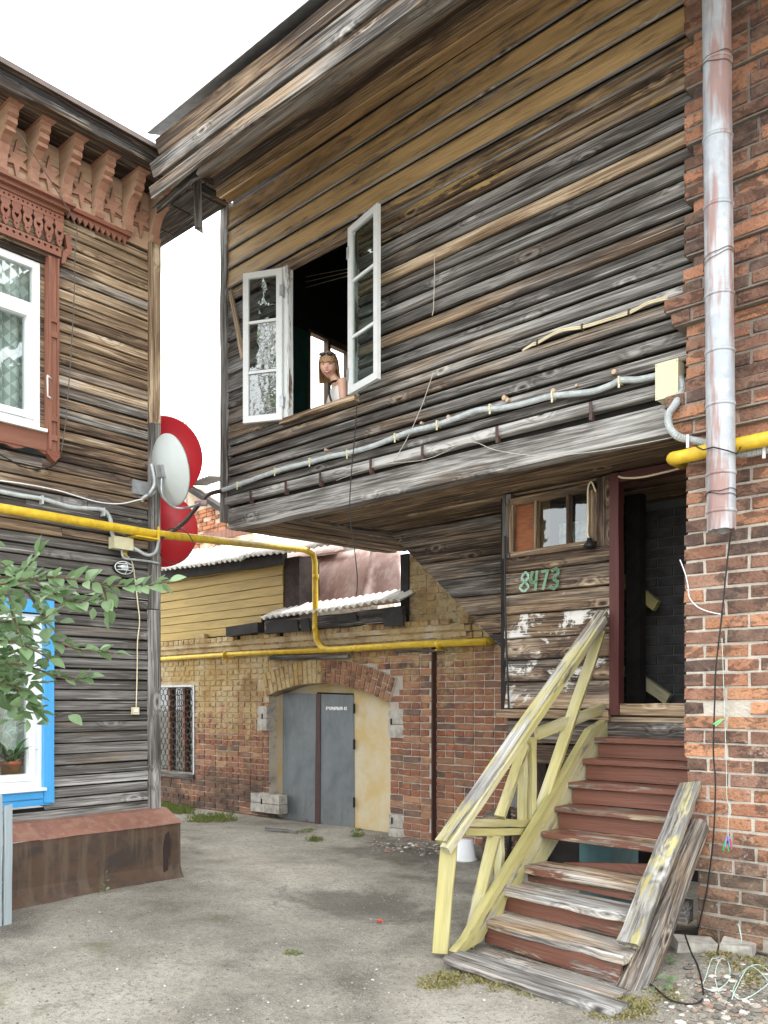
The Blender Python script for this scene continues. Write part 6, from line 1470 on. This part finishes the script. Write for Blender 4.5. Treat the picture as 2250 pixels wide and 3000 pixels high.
for k in range(300):
    px, py = (lv.gauss(30,55), lv.gauss(1960,75)) if k < 140 else (lv.gauss(60,110), lv.gauss(1790,75)) if k < 240 else (lv.gauss(20,60), lv.gauss(2040,35))
    if px > 330: continue
    p = ray(px, py)*(3.35+.3*lv.random()); L_ = lv.uniform(.05,.085); d = Vector((lv.uniform(-1,1), lv.uniform(-1,1), lv.uniform(-.6,.6))).normalized()
    Mq = frame(p, d, Vector((lv.uniform(-.6,.6), lv.uniform(-.8,.2), 1))) @ Matrix.Diagonal((L_, L_, L_, 1)); q = LM[k%4]
    ms_.add([v.co for v in q.vertices], [tuple(f.vertices) for f in q.polygons], Mq)
tag(ms_.build('leaf', M_leaf, shrub, True), kind='stuff')
# pot plant on the inner sill
pc_ = onX(32, 2275, -6.55); pc_.z = lz+.095
pot = thing('flower_pot', pc_, 'brown flower pot with a glossy green plant behind the lower window', 'pot plant')
MB().lathe([(0,0),(.06,0),(.082,.10),(.088,.10),(.088,.125),(.078,.125),(.075,.11),(0,.105)], 24, Matrix.Translation(pc_)).build('pot', M_pot, pot, True)
pl_ = [MB() for _ in range(1)]
for k in range(30):
    a_ = lv.uniform(0, 2*pi); tl = lv.uniform(.15, .95); L_ = lv.uniform(.16,.30); d = Vector((cos(a_)*tl, sin(a_)*tl, 1)).normalized()
    b_ = pc_+Vector((cos(a_)*.02, sin(a_)*.02, .105)); m = MB(); sd_ = d.cross(Vector((0,0,1))).normalized()
    for i in range(6):
        t = i/5; w_ = .024*(0.35+2.2*t*(1-t))*(1 if i < 5 else .1); c_ = b_+d*L_*t+Vector((cos(a_),sin(a_),-.8))*L_*.35*t*t; m.v += [tuple(c_-sd_*w_+Vector((0,0,w_*.4))), tuple(c_), tuple(c_+sd_*w_+Vector((0,0,w_*.4)))]
    for i in range(5): b = i*3; m.f += [(b,b+3,b+4,b+1),(b+1,b+4,b+5,b+2)]
    m.m = [0]*len(m.f); m.build('leaf', M_plant, pot, True)
# picket fence at the left edge
M_fence = wood_mat('grey_blue_fence_paint', paint=(.36,.42,.45), dirt=.4)
fe = thing('picket_fence', (-5.5, 2.2, -1.5), 'weathered grey blue picket fence at the lower left edge', 'fence')
f0 = onZ(22, 2705, -1.5); fd = Vector((.16,-.98,0)).normalized()
for k in range(9):
    p = f0 + fd*(.0+k*.075)+Vector((lv.uniform(-.01,.01),0,0)); hgt = (.80,.88,.86,.87,.87,.86,.88,.87,.86)[k] 
    board('picket', fe, p+Vector((0,0,-.02)), p+Vector((.01,0,hgt)), .06, .02, M_fence, (.2,.6,.92,1), up=fd, r=lv)
for zz_ in (.25,.65): board('rail', fe, f0+Vector((-.03,0,zz_)), f0+fd*.7+Vector((-.03,0,zz_)), .06, .03, M_fence, (.2,.5,.8,1))
# things under and beside the stairs
bc = gnd(1362, 2508, 0); bk_ = thing('bucket', bc, 'upturned white plastic bucket behind the railing post', 'bucket')
MB().lathe([(.112,0),(.118,.0),(.118,.018),(.105,.022),(.078,.20),(.0,.20)], 24, Matrix.Translation(bc)).build('body', M_pvc, bk_, True)
tb_ = onZ(1440, 2548, -1.5); tub = thing('wooden_tub', tb_, 'round brown wooden tub lying behind the braces of the railing', 'tub')
Mt_ = frame(tb_+Vector((0,.25,.27)), (.8,.6,0), (0,0,1)) @ Matrix.Rotation(pi/2, 4, 'Y')
ts = MB().lathe([(0,-.22),(.20,-.22),(.26,-.1),(.27,.0),(.26,.12),(.22,.22),(0,.21)], 26, Mt_); ts.build('body', M_wood, tub, True, color=(.6,.42,0,1))
MB().lathe([(.272,-.02),(.275,-.02),(.275,.02),(.272,.02)], 26, Mt_).build('hoop', M_black, tub, True)
ty = onZ(1503, 2535, -1.5); tr_ = thing('tyre', ty, 'black rubber tyre propped beside the stair stringer', 'tyre')
Mq = frame(ty+Vector((0,.1,.27)), (.95,.3,0), (0,0,1)) @ Matrix.Rotation(pi/2, 4, 'Y')
MB().lathe([(.17,-.06),(.25,-.065),(.275,-.04),(.275,.04),(.25,.065),(.17,.06),(.16,0),(.17,-.06)], 32, Mq).build('rubber', M_black, tr_, True)
M_teal = simple('teal_paint', (.08,.17,.19), .6)
tc_ = thing('crate', (-2.75, 5.5, -1.48), 'teal painted box stored under the stairs behind the missing riser', 'box')
MB().box((-2.95,5.35,-1.48),(-2.70,5.75,-.98)).build('body', M_teal, tc_); MB().box((-2.97,5.33,-.98),(-2.68,5.77,-.95)).build('lid', M_teal, tc_)
dk = thing('old_door', (-3.9, 6.4, -1.5), 'dark brown broken door leaf leaning in the shade under the porch', 'door')
p, q = onY(1588,2400,6.3), onY(1590,2165,6.3); board('stile', dk, (p.x,6.3,-1.5), q, .10, .05, M_wood, (.9,.22,0,1), up=(1,0,0)); board('stile', dk, (p.x+.5,6.35,-1.5), q+Vector((.5,.05,0)), .10, .05, M_wood, (.9,.22,0,1), up=(1,0,0)); board('panel', dk, (p.x+.25,6.36,-1.5), q+Vector((.25,.06,-.02)), .45, .03, M_dark, (1,1,1,1), up=(1,0,0))
gd = thing('grey_drum', (-3.9,6.0,-1.5), 'grey weathered board leaning on the bricks behind the railing', 'board'); 
p, q = onY(1530,2480,6.5), onY(1528,2300,6.6); board('board', gd, (p.x,6.5,-1.5), q, .22, .03, M_wood, (.1,.5,0,1), up=(1,0,0))
gd.name = 'leaning_board'
MB().box((-3.5, 7.0, -1.6), (-1.9, 7.05, -.2)).build('underside_wall', M_dark, annex)
for (px, py, w_, d_, h_, yaw_, lab) in ((1960,2745,.24,.14,.13,.1,'pale squared timber offcut wedged under the right hand stair board'),(2035,2795,.22,.16,.07,.5,'flat grey stone slab at the foot of the brick corner'),(2160,2800,.17,.14,.07,.2,'broken grey brick lying under the pier beside the string'),(2060,2790,.12,.1,.06,.9,'small squared stone beside the stone slab')):
    c_ = gnd(px, py, -.01); Mq = Matrix.Translation(c_) @ Matrix.Rotation(yaw_, 4, 'Z'); m = MB(); nb_ = .012
    v = [(x*(w_/2)+lv.uniform(-nb_,nb_), y*(d_/2)+lv.uniform(-nb_,nb_), z*h_+lv.uniform(-nb_,nb_)) for z in (0,1) for x, y in ((-1,-1),(1,-1),(1,1),(-1,1))]
    m.add(v, [(0,3,2,1),(4,5,6,7),(0,1,5,4),(1,2,6,5),(2,3,7,6),(3,0,4,7)])
    o = link('timber_offcut' if 'timber' in lab else 'stone', m.mesh('stone', M_white if 'timber' in lab else M_stone), None, Mq, (.4,.7,.2,1)); tag(o, lab, 'timber' if 'timber' in lab else 'stone', kind='thing')
    if 'timber' in lab: o.location.z += .13
a_, b_ = gnd(778, 2416, .012), gnd(872, 2424, .012); o = board('loose_batten', None, a_, b_, .06, .025, M_wood, (.3,.66,0,1)); tag(o, 'loose grey batten lying on the dirt before the gate', 'batten', kind='thing')
rr_ = gnd(1112, 2688, .012); m = MB()
m.add([rr_+Vector((.03*cos(t*.7)*lv.uniform(.5,1.2), .022*sin(t*.7)*lv.uniform(.5,1.2), .012*(t%3))) for t in range(9)], [(0,1,2),(2,3,4),(4,5,6),(6,7,8),(0,2,4),(0,4,6),(0,6,8)])
tag(m.build('wrapper', simple('red_wrapper', (.45,.08,.05), .5)), 'crumpled red wrapper lying in the hollow of the yard', 'wrapper', kind='thing')
# grit, rubble and weeds
gr_ = MB(); t_ = (1+5**.5)/2; oc = [(-1,t_,0),(1,t_,0),(-1,-t_,0),(1,-t_,0),(0,-1,t_),(0,1,t_),(0,-1,-t_),(0,1,-t_),(t_,0,-1),(t_,0,1),(-t_,0,-1),(-t_,0,1)]; oc = [tuple(c*.55 for c in p) for p in oc]
of = [(0,11,5),(0,5,1),(0,1,7),(0,7,10),(0,10,11),(1,5,9),(5,11,4),(11,10,2),(10,7,6),(7,1,8),(3,9,4),(3,4,2),(3,2,6),(3,6,8),(3,8,9),(4,9,5),(2,4,11),(6,2,10),(8,6,7),(9,8,1)]
def grit(mb, n, fx_, smin, smax):
    for _ in range(n):
        x, y = fx_(); s_ = smin*(smax/smin)**(lv.random()**2.2); z = gz(x, y)
        Mq = Matrix.Translation((x, y, z+s_*.25)) @ Matrix.Rotation(lv.uniform(0,6), 4, 'Z') @ Matrix.Diagonal((s_*lv.uniform(.8,1.5), s_, s_*lv.uniform(.4,.7), 1)); mb.add([tuple(c*lv.uniform(.75,1.2) for c in p) for p in oc], of, Mq)
def field():
    while True:
        q = onZ(lv.uniform(0,2250), 2420+580*lv.random()**.75, -1.5)
        if -6.1 < q.x < -1.5 and q.y < 6.5: return q.x, q.y
grit(gr_, 4200, field, .002, .008)
a = NT('grit_stone'); kk_ = a.n('NewGeometry').outputs['Random Per Island']; a.fin(a.ramp(kk_, [(0,(.10,.095,.09)),(.55,(.26,.245,.22)),(.9,(.38,.36,.33)),(1,(.58,.56,.53))]), .9)
tag(gr_.build('gravel', a.m), 'pale grit scattered over the dirt yard', 'gravel', kind='stuff')
rb_ = MB(); grit(rb_, 650, lambda: (lambda q: (q.x, q.y))(onZ(lv.gauss(2120,90), lv.gauss(2925,40), -1.48)), .005, .026); grit(rb_, 260, lambda: (lambda q: (q.x, q.y))(onZ(lv.uniform(1080,1290), lv.gauss(2475,14), -1.5)), .006, .03)
a = NT('rubble_stone'); kk_ = a.n('NewGeometry').outputs['Random Per Island']; a.fin(a.ramp(kk_, [(0,(.10,.09,.08)),(.45,(.22,.20,.17)),(.62,(.28,.17,.12)),(.8,(.36,.33,.29)),(1,(.62,.59,.54))]), .9)
tag(rb_.build('rubble', a.m), 'broken brick and mortar rubble at the foot of the brick corner', 'rubble', kind='stuff')
def tuft(mb, x, y, n, h, sp):
    for _ in range(n):
        bx, by = x+lv.gauss(0,sp), y+lv.gauss(0,sp); a_ = lv.uniform(0,6.28); hh = h*lv.uniform(.4,1.2); w_ = .004+.03*h; z = gz(bx,by)-.004; le = lv.uniform(.2,1.1)
        d = Vector((cos(a_),sin(a_),0)); s_ = Vector((-sin(a_),cos(a_),0))*w_; b = Vector((bx,by,z)); mb.add([b-s_*.5, b+s_*.5, b+d*hh*le*.5+Vector((0,0,hh*.6))+s_, b+d*hh*le+Vector((0,0,hh*.75)), b+d*hh*le*.5+Vector((0,0,hh*.6))-s_], [(0,1,2,3,4)])
gs_ = MB()
def area(mb, px0, px1, py0, py1, cnt, n, h, sp, zc=-1.5):
    for _ in range(cnt): q = onZ(lv.uniform(px0,px1), lv.uniform(py0,py1), zc); tuft(mb, q.x, q.y, n, h, sp)
area(gs_, 462, 560, 2350, 2385, 120, 16, .06, .06, -1.55); area(gs_, 560, 690, 2385, 2412, 70, 14, .05, .06, -1.55)
area(gs_, 905, 935, 2446, 2455, 8, 16, .05, .03); area(gs_, 880, 920, 2418, 2426, 6, 12, .035, .03); area(gs_, 842, 876, 2792, 2800, 8, 12, .02, .02)
area(gs_, 1035, 1060, 2418, 2440, 8, 12, .05, .03); area(gs_, 290, 318, 2610, 2622, 3, 10, .03, .02); 
tag(gs_.build('grass', M_grass), 'short green grass along the foot of the shed wall', 'grass', kind='stuff')
ws_ = MB()
for _ in range(230): t = lv.random(); q = onZ(1290+600*t+lv.gauss(0,12), 2858+70*t+lv.gauss(0,9)+ (30*t*t), -1.5); tuft(ws_, q.x, q.y, 12, .028, .018)
area(ws_, 1230, 1330, 2862, 2890, 40, 12, .02, .02); area(ws_, 1740, 1900, 2930, 2990, 120, 12, .02, .025); area(ws_, 2060, 2160, 2780, 2830, 60, 9, .02, .02, -1.44); area(ws_, 2140, 2250, 2800, 2880, 80, 9, .022, .02, -1.44); area(ws_, 1900, 1990, 2870, 2920, 30, 9, .02, .02, -1.46)
tag(ws_.build('weeds', M_straw), 'yellowing low weeds along the bottom step and the brick corner', 'weeds', kind='stuff')
wl = thing('broadleaf_weed', gnd(1930, 2860, 0), 'small broad leaved weed sprouting beside the rotten log', 'weed')
for k in range(16): put_leaf(gnd(1890+lv.uniform(0,80), 2800+lv.uniform(0,110), .02), Vector((lv.uniform(-1,1), lv.uniform(-1,1), lv.uniform(.1,.6))), lv.uniform(.03,.055), wl)
sg_ = thing('seedling', gnd(308, 2608, 0), 'lone seedling growing against the rusty plinth', 'weed')
tubeobj('stalk', [gnd(308,2608,0), gnd(308,2608,0)+Vector((.01,0,.17))], .002, M_stem, sg_, 5)
for k in range(5): put_leaf(gnd(308,2608,0)+Vector((.01,0,.03+.03*k)), Vector((lv.uniform(-1,1), lv.uniform(-1,1), .3)), .035, sg_)
